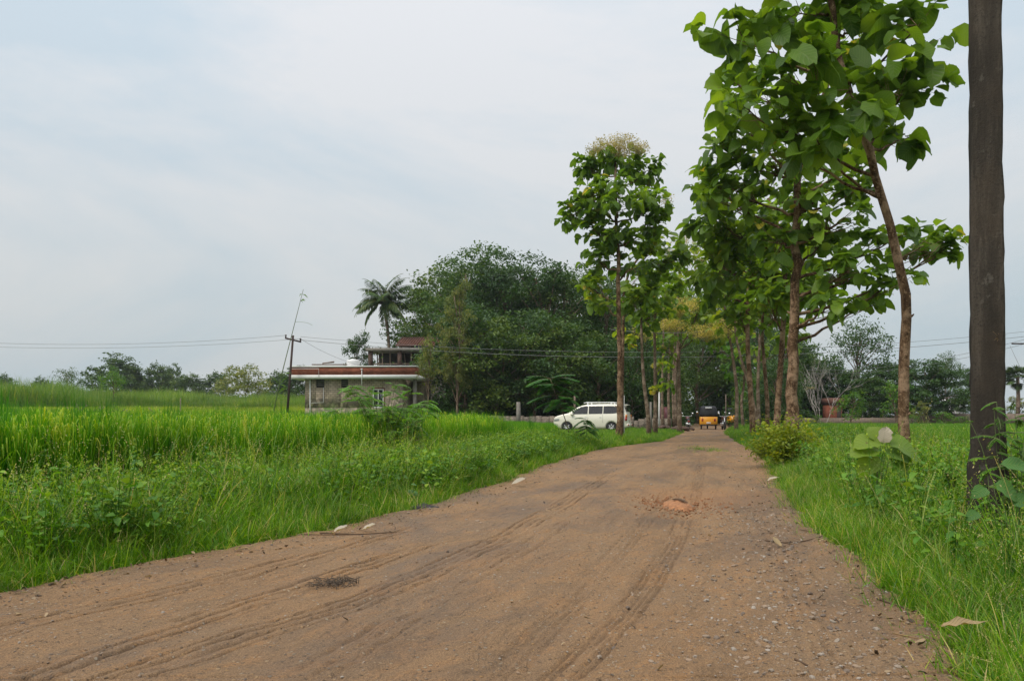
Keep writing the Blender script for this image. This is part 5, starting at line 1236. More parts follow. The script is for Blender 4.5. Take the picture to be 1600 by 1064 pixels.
# ================================================================== vehicles
def car():
    e = empty('parked_car', (2.9, 50.5, 0.0), R(-18), 'cream seven-seat family car with a roof rack parked side-on before the dark wood', 'car')
    L = 4.58
    tx = [0, .04, .12, .30, .55, .85, 1.0, 1.35, 1.7, 2.1, 2.8, 3.4, 3.9, 4.25, 4.38, 4.5, 4.56, 4.58]
    tz = [.64, .82, .95, 1.04, 1.11, 1.17, 1.22, 1.47, 1.67, 1.75, 1.78, 1.78, 1.76, 1.70, 1.60, 1.28, 1.02, .9]
    xs_ = np.unique(np.concatenate([np.linspace(0, L, 70), .9 + .375 * np.cos(np.linspace(0, math.pi, 13)), 3.66 + .375 * np.cos(np.linspace(0, math.pi, 13))]))
    top = lambda x: np.interp(x, tx, tz)
    def bot(x):
        z = np.interp(x, [0, .1, .5, 4.1, 4.5, 4.58], [.32, .24, .22, .24, .3, .36])
        for c in (.9, 3.66):
            d = abs(x - c)
            if d < .375: z = max(z, .31 + math.sqrt(.375 ** 2 - d * d))
        return z
    def hw(x, z):
        w_ = np.interp(z, [.2, .45, .8, 1.05, 1.4, 1.76], [.80, .86, .885, .86, .76, .66])
        return w_ * np.interp(x, [0, .08, .3, .8, 3.9, 4.4, 4.58], [.72, .84, .94, 1, 1, .96, .90])
    nz_ = 12; g = Geo(); V = []
    for x in xs_:
        zb, zt = bot(x), float(top(x)); zz = np.linspace(zb, zt, nz_)
        ring = [(x, -hw(x, z), z) for z in zz] + [(x, -hw(x, zt) * f, zt + .03 * (1 - f * f)) for f in (.66, .33, 0, -.33, -.66)] + [(x, hw(x, z), z) for z in zz[::-1]]
        V += ring
    m = len(ring); n = len(xs_); i = np.arange(n - 1)[:, None] * m; j = np.arange(m)[None]; k = (j + 1) % m
    g.add(V, [np.stack([i + j, i + m + j, i + m + k, i + k], -1).reshape(-1, 4), np.array([list(range(m))]), np.array([list(range((n - 1) * m, n * m))[::-1]])])
    g.build('body', M['car_paint'], e, smooth_=True)
    def side_panel(name, x0, x1, z0f, z1f, mat, off=.008, both=True, n=8):
        for s in ((-1, 1) if both else (-1,)):
            g = Geo(); V = []
            for x in np.linspace(x0, x1, n):
                for f in np.linspace(0, 1, 4):
                    z = z0f(x) + (z1f(x) - z0f(x)) * f; V.append((x, s * (hw(x, z) + off), z))
            F = [(a * 4 + b, a * 4 + b + 1, a * 4 + b + 5, a * 4 + b + 4) for a in range(n - 1) for b in range(3)]
            g.add(V, np.array(F)); g.build(name, M[mat], e, smooth_=True)
    belt = lambda x: 1.14 + .02 * (x - 1.3); ro = lambda x: min(float(top(x)) - .075, 1.66)
    side_panel('front_window', 1.22, 2.19, belt, lambda x: max(belt(x) + .01, ro(x)), 'car_glass')
    side_panel('middle_window', 2.25, 3.10, belt, ro, 'car_glass'); side_panel('rear_window', 3.15, 4.22, lambda x: belt(x) + .10 * smooth(3.8, 4.22, x), lambda x: ro(x) - .12 * smooth(3.7, 4.22, x), 'car_glass')
    def across(name, x0, x1, f, mat, off=.01):
        g = Geo(); V = []; n = 8
        for x in np.linspace(x0, x1, n):
            for q in np.linspace(-f, f, 7):
                zt = float(top(x)); V.append((x + (off if x > 3 else -off * .6), hw(x, zt) * q, zt + .03 * (1 - q * q) + off))
        g.add(V, np.array([(a * 7 + b, a * 7 + b + 1, a * 7 + b + 8, a * 7 + b + 7) for a in range(n - 1) for b in range(6)])); g.build(name, M[mat], e, smooth_=True)
    across('windscreen', 1.03, 1.68, .88, 'car_glass'); across('rear_screen', 4.30, 4.50, .86, 'car_glass')
    side_panel('door_seam', 2.215, 2.225, lambda x: .32, lambda x: 1.1, 'black_plastic', .004, n=2)
    side_panel('door_seam', 3.12, 3.13, lambda x: .6, lambda x: 1.1, 'black_plastic', .004, n=2)
    side_panel('door_handle', 2.02, 2.16, lambda x: .93, lambda x: .955, 'chrome', .02, n=3); side_panel('door_handle', 2.92, 3.06, lambda x: .94, lambda x: .965, 'chrome', .02, n=3)
    side_panel('headlight', .06, .42, lambda x: .66 + .15 * x, lambda x: .80 + .18 * x, 'alloy', .006)
    g = Geo()
    for s in (-1, 1):
        g = Geo(); g.box(4.50, 4.60, s * .80 - .07, s * .80 + .07, .95, 1.12); g.build('indicator', M['amber_lamp'], e)
        g = Geo(); g.box(4.47, 4.585, s * .80 - .075, s * .80 + .075, .74, .95); g.build('tail_light', M['red_lamp'], e)
        g = Geo(); g.box(4.64, 4.67, s * .7 - .12, s * .7 + .12, .42, .5); g.build('reflector', M['red_lamp'], e)
        g = Geo(); g.box(1.16, 1.32, s * .93 - .07, s * .93 + .07, 1.08, 1.22); g.build('wing_mirror', M['car_paint'], e)
    g = Geo(); g.box(4.585, 4.605, -.26, .26, .76, .87); g.build('number_plate', M['white_plate'], e)
    g = Geo(); g.box(4.5, 4.66, -.78, .78, .34, .56); g.build('rear_bumper', M['car_paint'], e)
    g = Geo(); g.tube([(4.28, -.6, 1.72), (4.5, -.6, 1.74), (4.5, .6, 1.74), (4.28, .6, 1.72)], .03, 6); g.build('spoiler', M['car_paint'], e)
    for s in (-1, 1):
        g = Geo(); g.tube([(1.9, s * .55, 1.86), (2.1, s * .55, 1.9), (3.75, s * .55, 1.9), (3.9, s * .55, 1.86)], .03, 6)
        for x in (2.1, 3.55): g.box(x, x + .1, s * .55 - .03, s * .55 + .03, 1.72, 1.9)
        g.build('roof_rail', M['white_plate'], e, smooth_=True)
    g = Geo()
    for k in range(9): x = 2.2 + k * .2; g.tube([(x, -.55, 1.9), (x, .55, 1.9)], .018, 5)
    g.build('roof_rack', M['white_plate'], e)
    for x in (.9, 3.66):
        for s in (-1, 1):
            Mx = Matrix.Translation((x, s * .77, .32)) @ Matrix.Rotation(R(90), 4, 'X')
            g = Geo(); g.lathe([(.20, -.10), (.31, -.10), (.325, -.06), (.325, .06), (.31, .10), (.20, .10)], 26, Mx); w_ = g.build('wheel', M['rubber'], e, smooth_=True)
            g = Geo(); g.lathe([(.05, -.07), (.21, -.07), (.215, .0), (.05, .07)], 20, Mx); g.build('rim', M['black_plastic'], w_)
            g = Geo()
            for k in range(7): g.box(-.03, .03, .03, .2, .112 * (-s) - .012, .112 * (-s) + .012, Mx @ Matrix.Rotation(k * 2 * math.pi / 7, 4, 'Z'))
            g.lathe([(.05, -.12), (.05, .12)], 10, Mx); g.build('spokes', M['alloy'], w_)
    e.scale = (1.05, 1.05, 1.0)
    for c in (.9, 3.66):
        g = Geo(); g.box(c - .36, c + .36, -.66, .66, .25, .66); g.build('wheel_well', M['black_plastic'], e)
    g = Geo(); g.box(.6, 4.2, -.7, .7, .22, .45); g.build('underbody', M['black_plastic'], e)
car()
def auto():
    e = empty('auto_rickshaw', (14.85, 58, 0), R(-12), 'yellow three-wheeled auto rickshaw with black hood seen from behind on the lane', 'auto rickshaw', 'yellow auto rickshaws in the shade')
    # local: +Y forward, rear at y=0
    def loft(secs, n=7):      # secs: (y, halfwidth bottom, halfwidth top, z0, z1, round)
        g = Geo(); V = []
        for y, wb, wt, z0, z1, rd in secs:
            pts = [(-wb, z0), (-wb - (wt - wb) * -.02, z0 + (z1 - z0) * .35), (-wt, z1 - rd), (-wt + rd * .3, z1 - rd * .3), (-wt + rd, z1), (0, z1 + .02), (wt - rd, z1), (wt - rd * .3, z1 - rd * .3), (wt, z1 - rd), (wb, z0 + (z1 - z0) * .35), (wb, z0)]
            V += [(x, y, z) for x, z in pts]
        m = 11; n_ = len(secs); i = np.arange(n_ - 1)[:, None] * m; j = np.arange(m)[None]; k = (j + 1) % m
        g.add(V, [np.stack([i + j, i + m + j, i + m + k, i + k], -1).reshape(-1, 4), np.array([list(range(m))]), np.array([list(range((n_ - 1) * m, n_ * m))[::-1]])]); return g
    loft([(0, .60, .62, .40, .92, .05), (.06, .65, .65, .33, .96, .05), (.9, .66, .66, .30, .97, .05)]).build('rear_body', M['auto_yellow'], e)
    loft([(.9, .64, .64, .28, .42, .02), (1.7, .62, .62, .28, .42, .02), (1.75, .6, .6, .28, 1.0, .05), (2.2, .42, .40, .3, 1.02, .08), (2.55, .2, .18, .42, .9, .06)]).build('front_body', M['auto_yellow'], e)
    loft([(.02, .61, .52, .965, 1.62, .10), (.12, .64, .56, .97, 1.72, .12), (.85, .64, .58, .98, 1.76, .12), (.9, .64, .58, 1.5, 1.765, .10), (1.9, .62, .56, 1.55, 1.72, .08)]).build('hood', M['canvas'], e)
    g = Geo(); g.box(-.28, .28, -.015, .03, 1.10, 1.45, Matrix.Translation((0, .03, 0)) @ Matrix.Rotation(R(-3), 4, 'X')); g.build('rear_window', M['grey_vinyl'], e)
    g = Geo(); g.box(-.24, .24, -.03, .05, 1.57, 1.68); g.build('sign_board', M['white_plate'], e)
    g = Geo(); g.add([(-.56, 1.78, 1.0), (.56, 1.78, 1.0), (.5, 1.72, 1.55), (-.5, 1.72, 1.55)], np.array([(0, 1, 2, 3)])); g.build('windscreen', M['glass'], e)
    for s in (-1, 1):
        g = Geo(); g.box(s * .46 - .06, s * .46 + .06, -.03, .02, .62, .78); t_ = g.build('tail_light', M['red_lamp'], e)
        g = Geo(); g.box(s * .46 - .06, s * .46 + .06, -.03, .02, .785, .84); g.build('indicator', M['amber_lamp'], t_)
        g = Geo(); g.tube([(s * .6, 1.7, 1.25), (s * .78, 1.72, 1.28)], .012, 4); g.box(s * .80 - .07, s * .80 + .07, 1.70, 1.73, 1.2, 1.38); g.build('mirror', M['chrome'], e)
        g = Geo(); g.tube([(s * .56, 1.72, 1.0), (s * .54, 1.68, 1.56)], .022, 6); g.build('pillar', M['canvas'], e)
        g = Geo(); g.lathe([(.10, -.05), (.19, -.05), (.2, -.03), (.2, .03), (.19, .05), (.10, .05)], 18, Matrix.Translation((s * .53, .32, .2)) @ Matrix.Rotation(R(90), 4, 'Y')); w_ = g.build('wheel', M['rubber'], e)
        g = Geo(); g.lathe([(.10, -.045), (.10, .045)], 12, Matrix.Translation((s * .53, .32, .2)) @ Matrix.Rotation(R(90), 4, 'Y')); g.build('hub', M['alloy'], w_)
    g = Geo(); g.lathe([(.10, -.05), (.19, -.05), (.2, -.03), (.2, .03), (.19, .05), (.10, .05)], 18, Matrix.Translation((0, 2.25, .2)) @ Matrix.Rotation(R(90), 4, 'Y')); g.build('wheel', M['rubber'], e)
    g = Geo(); g.box(-.63, .63, -.05, .02, .30, .38); g.build('rear_bumper', M['black_plastic'], e)
    g = Geo(); g.box(-.16, .16, -.035, 0, .44, .54); g.build('number_plate', M['white_plate'], e)
    g = Geo(); g.box(-.55, .55, .7, 1.1, .42, .75); g.build('seat', M['canvas'], e)
    return e
a1 = auto()
a2 = copy_tree(a1); a2.location = (22.6, 78, 0); a2.rotation_euler = (0, 0, R(160)); a2['label'] = 'farther yellow auto rickshaw facing the camera deep in the shaded lane'
def bike():
    e = empty('motorcycle', (12.75, 55.5, 0), R(-8), 'red and black motorcycle seen from behind next to the forked teak', 'motorcycle', 'motorcycles parked in the shade')
    for y in (0.0, 1.27):
        Mx = Matrix.Translation((0, y, .30)) @ Matrix.Rotation(R(90), 4, 'Y')
        g = Geo(); g.lathe([(.24, -.04), (.29, -.045), (.305, 0), (.29, .045), (.24, .04)], 20, Mx); w_ = g.build('wheel', M['rubber'], e, smooth_=True)
        g = Geo()
        for k in range(5): g.box(-.015, .015, -.24, .24, -.01, .01, Mx @ Matrix.Rotation(k * math.pi / 5, 4, 'Z'))
        g.build('spokes', M['alloy'], w_)
    g = Geo(); g.tube([(0, -.28, .62), (0, -.1, .72), (0, .3, .76), (0, .45, .74)], [.05, .11, .12, .08], 8, flat=.7); g.build('seat', M['canvas'], e, smooth_=True)
    g = Geo(); g.tube([(0, .45, .76), (0, .62, .86), (0, .85, .86), (0, .95, .78)], [.08, .14, .14, .08], 10); g.build('tank', M['red_paint'], e, smooth_=True)
    g = Geo(); g.tube([(0, -.30, .60), (0, -.34, .66), (0, -.1, .66)], [.04, .08, .06], 8); g.box(-.09, .09, -.36, -.32, .58, .68); g.build('tail_fairing', M['red_paint'], e)
    g = Geo(); g.box(-.07, .07, -.385, -.355, .6, .67); g.build('tail_light', M['red_lamp'], e)
    g = Geo(); g.box(-.1, .1, -.40, -.385, .40, .50); g.build('number_plate', M['white_plate'], e)
    g = Geo(); g.lathe([(.1, -.12), (.16, -.1), (.16, .1), (.1, .12)], 10, Matrix.Translation((0, .6, .42))); g.tube([(0, .1, .7), (0, 0, .3)], .03, 5); g.tube([(0, .45, .7), (0, .5, .25), (0, .1, .3)], .03, 5); g.build('engine', M['alloy'], e)
    g = Geo(); g.tube([(.12, .5, .3), (.14, 0, .3), (.15, -.2, .36)], [.03, .05, .04], 8); g.build('exhaust', M['chrome'], e, smooth_=True)
    g = Geo(); g.tube([(0, 1.27, .3), (0, 1.05, .9)], .035, 6); g.tube([(-.36, .95, 1.02), (-.1, 1.02, .98), (.1, 1.02, .98), (.36, .95, 1.02)], .018, 6); g.build('handlebar', M['chrome'], e)
    for s in (-1, 1):
        g = Geo(); g.tube([(s * .3, .96, 1.02), (s * .36, .98, 1.18)], .008, 4); g.lathe([(.07, -.01), (.07, .01)], 12, Matrix.Translation((s * .38, .97, 1.2)) @ Matrix.Rotation(R(90), 4, 'X')); g.build('mirror', M['chrome'], e)
    return e
b1 = bike()
b2 = copy_tree(b1); b2.location = (15.75, 57.5, 0); b2.rotation_euler = (0, 0, R(172)); b2['label'] = 'dark motorcycle with white plate close to the right of the yellow rickshaw'
# ================================================================== single bushes, saplings and litter
def bush(name, px, Y, ytop, wpx, n, lsz, mat, label, seed, stems=14, w_=.28, stemm='stem', spread=1.0, cat='bush', zoff=0, x=None, tplw=None, flow=None):
    rs = np.random.RandomState(seed); xx = (px - 800) / FPX * Y if x is None else x
    b = np.array([xx, Y, float(gz(xx, Y))]); H = CH - (ytop - HY) / FPX * Y - b[2]; Rr = wpx / FPX * Y / 2
    e = empty(name, b, 0, label, cat); g = Geo(); lf = Geo(); tp = leaf_tpl([0, .3, .65, 1], [.03, w_, w_ * .85, .01], .4, .2, .06, seed)
    per = n // stems
    for k in range(stems):
        a = k * 2.4 + rs.rand(); r = Rr * rs.uniform(.15, 1) ** .7 * spread; h = H * rs.uniform(.55, 1.0) * (1 - .35 * (r / Rr) ** 2)
        tip = b + np.array([math.cos(a) * r, math.sin(a) * r, h]); m = b + np.array([math.cos(a) * r * .3, math.sin(a) * r * .3, h * .75])
        P_ = bez(b + [math.cos(a) * .05, math.sin(a) * .05, 0], m, tip, 10); g.tube(P_, np.linspace(.011, .003, 10), 5, .1, cap=False)
        t = rs.uniform(.25, 1, per) ** .8; T = np.stack([np.interp(t * 9, range(10), P_[:, c]) for c in range(3)], 1) + rs.normal(size=(per, 3)) * Rr * .13
        d = rdir(rs, per); d[:, 2] = d[:, 2] * .5 + .15
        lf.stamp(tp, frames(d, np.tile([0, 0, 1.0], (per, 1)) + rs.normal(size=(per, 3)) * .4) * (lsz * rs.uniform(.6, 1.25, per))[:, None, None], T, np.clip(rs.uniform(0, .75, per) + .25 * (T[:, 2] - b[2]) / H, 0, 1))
        for q in range(2): c = T[rs.randint(per)]; g.tube([P_[5], (P_[5] + c) / 2, c], [.004, .003, .002], 4, .1, cap=False)
    g.build('stems', M[stemm], e, origin=b); lf.build('leaves', M[mat], e, origin=b)
    return e
bush('bush', 1226, 16, 650, 124, 4200, .085, 'yellow_bush', 'dense yellow-green bush at the right roadside below the thickest teak', 201, 30, .25)
bush('bush', 1195, 19, 668, 40, 700, .08, 'yellow_bush', 'smaller yellow-green bush touching the left of the dense one', 202, 14, .25)
# compound-leaved fronds
def pfrond(g, lf, root, az, el, L, seed, droop=1.0, lw=.10, pairs=16, ll=.16, vb=.3):
    rs = np.random.RandomState(seed); n = 8; p = np.array(root, float); pts = [p.copy()]; e_ = el
    for i in range(n):
        e_ -= droop * .11; p = p + np.array([math.cos(az) * math.cos(e_), math.sin(az) * math.cos(e_), math.sin(e_)]) * L / n; pts.append(p.copy())
    pts = np.array(pts); g.tube(pts, np.linspace(.006, .002, n + 1), 4, .2, cap=False)
    t = np.linspace(.15, 1, pairs); P_ = np.stack([np.interp(t * n, range(n + 1), pts[:, c]) for c in range(3)], 1)
    T = np.gradient(pts, axis=0); T /= np.linalg.norm(T, axis=1)[:, None]; Td = np.stack([np.interp(t * n, range(n + 1), T[:, c]) for c in range(3)], 1)
    sd_ = np.array([-math.sin(az), math.cos(az), 0])
    ln = L * ll * np.sin(np.clip(t * .86 + .12, 0, 1) * math.pi) ** .5 + .01
    for s_ in (-1, 1):
        d = sd_ * s_ + Td * .45 + np.array([0, 0, -.25]) + rs.normal(size=(pairs, 3)) * .08
        lf.stamp(diamond_tpl(lw / ll * .2 + .16, .1), frames(d, np.tile([0, 0, 1.0], (pairs, 1))) * ln[:, None, None], P_, np.clip(vb + rs.uniform(-.2, .35, pairs), 0, 1))
def pinnate_tree(name, Y, stem, crown, nf, L, label, seed, r=.03, elr=(-.2, .9)):
    rs = np.random.RandomState(seed); P_ = spline([PX(a, b_, Y) for a, b_ in stem], 14); P_[0][2] = 0; b = P_[0].copy()
    e = empty(name, b, 0, label, 'sapling'); g = Geo(); g.tube(P_, np.linspace(r, r * .4, 14), 6); lf = Geo()
    for k in range(nf):
        i = rs.randint(14 - crown, 14); pfrond(g, lf, P_[i], k * 2.4 + rs.rand() * .6, rs.uniform(*elr), L * rs.uniform(.75, 1.1), seed + k, .75, .1, 26, .2)
    g.build('stem', M['stem'] if r < .02 else M['bark_far'], e, origin=b); lf.build('leaves', M['pinnate_leaf'], e, origin=b); return e
pinnate_tree('pinnate_sapling', 24, [(893, 705), (888, 670), (878, 640), (866, 612), (860, 592)], 7, 34, .88, 'sapling with feathery layered fronds leaning left in front of the car bonnet', 211, .022, (-.1, .6))
pinnate_tree('pinnate_sapling', 25, [(912, 702), (914, 690), (918, 668), (915, 655)], 6, 14, .62, 'smaller feathery sapling growing before the side of the parked car', 212, .014, (-.3, .6))
# sprawling shrub at the left of centre
def compound_shrub(px, Y, ytop, wpx, label, seed, ns=32):
    rs = np.random.RandomState(seed); xx = (px - 800) / FPX * Y; b = np.array([xx, Y, float(gz(xx, Y))]); H = CH - (ytop - HY) / FPX * Y - b[2]; Rr = wpx / FPX * Y / 2
    e = empty('compound_leaf_shrub', b, 0, label, 'shrub'); g = Geo(); lf = Geo()
    for k in range(ns):
        a = k * 2.4; r = Rr * rs.uniform(.2, 1.05); h = H * rs.uniform(.35, 1.0); tip = b + np.array([math.cos(a) * r, math.sin(a) * r * .7, h]); m = b + np.array([math.cos(a) * r * .5, math.sin(a) * r * .4, h * .8])
        P_ = bez(b, m, tip, 12); g.tube(P_, np.linspace(.010, .003, 12), 5, .1, cap=False)
        for q in range(9): i = rs.randint(3, 12); pfrond(g, lf, P_[i], rs.rand() * 6.28, rs.uniform(-.2, .8), rs.uniform(.18, .34), seed + k * 20 + q, 1.0, .1, 9, .26, .35)
    g.build('stems', M['stem'], e, origin=b); lf.build('leaves', M['weed'], e, origin=b)
compound_shrub(598, 13.5, 600, 150, 'tall sprawling light shrub in front of the brick house window', 221)
compound_shrub(640, 14.5, 622, 90, 'low spreading shrub to the right of the sprawling one', 222, 12)
bush('creeper_clump', 372, 9.6, 700, 150, 900, .06, 'weed', 'dark tangled creeper clump with brown stems on the left bank', 231, 20, .34, 'twig')
bush('creeper_clump', 700, 15.5, 690, 150, 1100, .06, 'weed', 'leafy weed thicket where the left bank meets the road bend', 232, 20, .30)
bush('creeper_clump', 765, 14.6, 716, 70, 600, .06, 'weed', 'low leafy weed clump overhanging the road edge by the cream dead leaf', 233, 14, .34)
bush('bush', 560, 11.2, 715, 150, 1500, .065, 'bright_leaf', 'wide bright leafy bush on the left bank below the sprawling shrub', 241, 26, .32)
bush('bush', 455, 9.0, 735, 130, 1100, .06, 'weed', 'leafy bush on the left bank right of the dark creeper clump', 242, 20, .30)
bush('bush', 810, 17.5, 692, 100, 1200, .07, 'bright_leaf', 'light green bush on the left bank opposite the dense right one', 243, 20, .28)
bush('bush', 905, 24, 688, 60, 500, .07, 'yellow_bush', 'small yellowing bush at the foot of the feathery saplings', 234, 12, .3)
bush('creeper_clump', 1300, 15, 680, 120, 1200, .07, 'weed', 'leafy weeds right of the yellow-green bush', 235, 22, .30)
bush('creeper_clump', 1470, 9.5, 672, 120, 1300, .06, 'weed', 'thick leafy weeds between the big-leaved seedling and the pole', 236, 22, .30)
bush('creeper_clump', 1590, 6.3, 655, 110, 1400, .05, 'weed', 'tangled weeds hugging the right side of the concrete pole', 237, 22, .30)
bush('creeper_clump', 1500, 7.2, 700, 110, 1100, .05, 'weed', 'tangled weeds hugging the left foot of the concrete pole', 238, 20, .30)
# creeper on the pole with fine leaves
rs = np.random.RandomState(240); b = np.array([3.78, 5.8, 0]); e = empty('vine', b, 0, 'feathery green vine climbing the foot of the concrete pole', 'vine'); g = Geo(); lf = Geo()
for k in range(7):
    a = rs.uniform(-.4, .45); P_ = spline([b + [a, -.05, 0], b + [a * .8, -.1, .5], b + [a * .6 - .08, -.08, .85], b + [a * .6 - .22 + .25 * rs.rand(), -.1, rs.uniform(.95, 1.25)]], 12); g.tube(P_, np.linspace(.005, .002, 12), 4, .1)
    for q in range(12): pfrond(g, lf, P_[rs.randint(4, 12)], rs.rand() * 6.28, rs.uniform(-.3, .6), rs.uniform(.09, .17), 900 + k * 20 + q, 1, .1, 9, .2, .4)
g.build('stems', M['stem'], e, origin=b); lf.build('leaves', M['weed'], e, origin=b)
def big_leaves(name, base, lst, mat, label, seed, cat='plant', stem=.006):
    """lst: (tip-base point, direction, up, size, v)"""
    b = np.array(base, float); e = empty(name, b, 0, label, cat); g = Geo(); lf = Geo()
    for i, (p, d, up, s, v) in enumerate(lst):
        p = np.array(p, float); g.tube(bez(b + [0, 0, 0], (b + p) / 2 + [0, 0, .05], p, 6), np.linspace(stem, stem * .5, 6), 5, .1)
        lf.stamp(BL[i % len(BL)], frames(np.array([d], float), np.array([up], float)) * s, p[None], v)
    g.build('stems', M['stem'], e, origin=b); lf.build('leaves', M[mat], e, origin=b, smooth_=True); return e
BL = [leaf_tpl([0, .08, .25, .45, .65, .82, .94, 1], [.02, .2, .36, .42, .38, .26, .12, .01], d * 1.6, .30, .12, 60 + k, .05, .06) for k, d in enumerate((.25, .45, .15))]
Yk = 8.5
def K(px, py, dy=0): return PX(px, py, Yk + dy)
big_leaves('teak_seedling', (GPX(1365, 800) * 0 + [K(1370, 0)[0], Yk, .0]), [
    (K(1376, 690), (-.9, -.35, .1), (.1, -.5, 1), .34, .9), (K(1385, 692), (.85, -.5, .05), (-.25, -.5, 1), .38, .5), (K(1372, 700), (-.8, -.3, -.1), (.1, -.6, 1), .36, .7), (K(1380, 706), (.8, -.4, -.05), (0, -.7, 1), .34, .3),
    (K(1370, 712), (-.6, -.5, -.35), (0, -1, .8), .30, .9), (K(1376, 692), (-.3, .2, .6), (0, -1, .6), .24, .95), (K(1390, 716), (.5, -.6, -.3), (0, -1, .8), .3, .2)], 'lime_leaf', 'big-leaved lime green teak seedling in the right verge', 301)
e = empty('dead_leaf', K(1380, 690, -.08), 0, 'large pale dry leaf caught on top of the big-leaved seedling', 'leaf'); lf = Geo()
lf.stamp(leaf_tpl([0, .1, .3, .5, .7, .9, 1], [.03, .3, .42, .36, .40, .22, .02], .3, .3, .16, 7, .2), frames(np.array([[.05, -.1, 1.0]]), np.array([[0, -1.0, .1]])) * .19, K(1380, 692, -.08)[None], .6)
lf.build('blade', M['paleleaf'], e, origin=K(1380, 690, -.08), smooth_=True)
Yk = 4.9
big_leaves('round_leaf_plant', [K(1585, 0)[0], Yk, 0.0], [
    (K(1562, 725), (.6, -.5, .1), (-.1, -.75, 1), .17, .5), (K(1552, 758), (.7, -.5, -.05), (-.2, -.9, 1), .17, .8), (K(1590, 735), (.6, -.4, .1), (0, -.7, 1), .17, .2), (K(1575, 778), (.7, -.6, -.1), (-.1, -1, .8), .15, .4),
    (K(1540, 762), (-.6, -.5, -.1), (.3, -.9, 1), .11, .3), (K(1580, 705), (-.3, -.6, .3), (.2, -.9, .8), .12, .6), (K(1600, 690), (.2, -.5, .3), (.2, -.9, .8), .14, .6), (K(1528, 800), (-.7, -.5, -.1), (.3, -.9, 1), .09, .5)], 'round_leaf', 'plant with big rounded leaves at the right border below the pole', 302, stem=.004)
# three stray round leaves at left
Yk = 8.2
big_leaves('round_leaf_plant', [K(30, 0)[0], Yk, 0.05], [(K(25, 745), (-.9, -.3, .2), (0, -.8, 1), .12, .8), (K(28, 748), (.4, -.7, -.1), (.1, -1, .6), .12, .9), (K(85, 728), (.6, -.6, 0), (.1, -1, .7), .15, .4), (K(100, 735), (.8, -.5, 0), (-.1, -1, .7), .15, .8)], 'round_leaf', 'pale round leaves sticking out of the grass at the left border', 303, stem=.004)
# ------------------------------------------------------------------ litter on the road
def dead_leaf(px, py, s, az, label, seed, mat='deadleaf', curl=.6, lift=.02, name='dead_leaf', cat='leaf', z=None, tw=.0, wave=.14, wd=1.0):
    q = GPX(px, py); zz = (rz_at(q[0], q[1]) if z is None else z) + lift
    tp = leaf_tpl([0, .1, .25, .42, .6, .78, .92, 1], [w * wd for w in (.02, .16, .26, .32, .28, .2, .09, .01)], -curl, .9, wave, seed, .2, .08)
    d = np.array([[math.cos(az), math.sin(az), -.12]]); up = np.array([[tw, -.3, 1.0]])
    g = Geo(); g.stamp(tp, frames(d, up) * s, np.array([[q[0], q[1], zz]]), .5 + .4 * (seed % 2)); o = g.build(name, M[mat], smooth_=True, origin=(q[0], q[1], zz), loc=(q[0], q[1], zz)); return tag(o, label, cat)
dead_leaf(799, 762, .16, .35, 'curled cream dry leaf standing on the left road edge', 1, 'paleleaf', .9, .035, tw=.6)
dead_leaf(1198, 755, .15, -.1, 'small whitish dry leaf at the right road edge far off', 3, 'paleleaf', .6, .02)
dead_leaf(520, 838, .10, .4, 'pale dry leaf beside the sticks on the left road edge', 5, 'paleleaf', .8, .02)
dead_leaf(565, 834, .10, .2, 'second pale dry leaf lying on the sticks at the left edge', 7, 'paleleaf', .8, .02)
dead_leaf(1468, 1050, .20, .35, 'long curled brown dry leaf in the grass at the bottom right', 2, 'deadleaf', .3, .16, z=.05, wd=.35, tw=.5)
dead_leaf(1222, 860, .09, 2.0, 'small brown leaf resting on the twig at the right road edge', 4, 'deadleaf', .9, .01)
dead_leaf(900, 1058, .05, 1.0, 'tiny yellow leaf fragment on the road', 6, 'deadleaf', .4, .005) if False else None
def stick(pts, r, label, name='twig', mat='twig', cat='twig', n=8):
    P_ = []
    for i, (a, b_) in enumerate(pts):
        q = GPX(a, b_); q[2] = rz_at(q[0], q[1]) + r * 1.2; P_.append(q)
    P_ = np.array(P_); g = Geo(); S = spline(P_, n); S[:, 2] = np.maximum(S[:, 2], S[:, 2]) ; g.tube(S, np.linspace(r, r * .5, n), 6, wob=.3)
    tag(g.build(name, M[mat], origin=P_[0], loc=P_[0]), label, cat)
stick([(1195, 849), (1225, 854), (1255, 853), (1284, 846)], .007, 'long dark curved twig lying across the right road edge')
stick([(1250, 832), (1275, 836)], .004, 'short thin twig above the long one at the right edge')
stick([(500, 839), (560, 840), (620, 836)], .008, 'grey dry stick among the pale leaves on the left road edge')
stick([(470, 841), (540, 842)], .005, 'thin brown stick left of the grey one')
stick([(1242, 1035), (1262, 1042)], .006, 'small dark stick fragment near the bottom of the road')
stick([(1370, 940), (1420, 958)], .005, 'thin dark twig at the grass edge at the lower right')
stick([(1395, 996), (1440, 1010)], .004, 'thin pale straw at the lower right road edge', mat='deadleaf', cat='straw', name='straw')
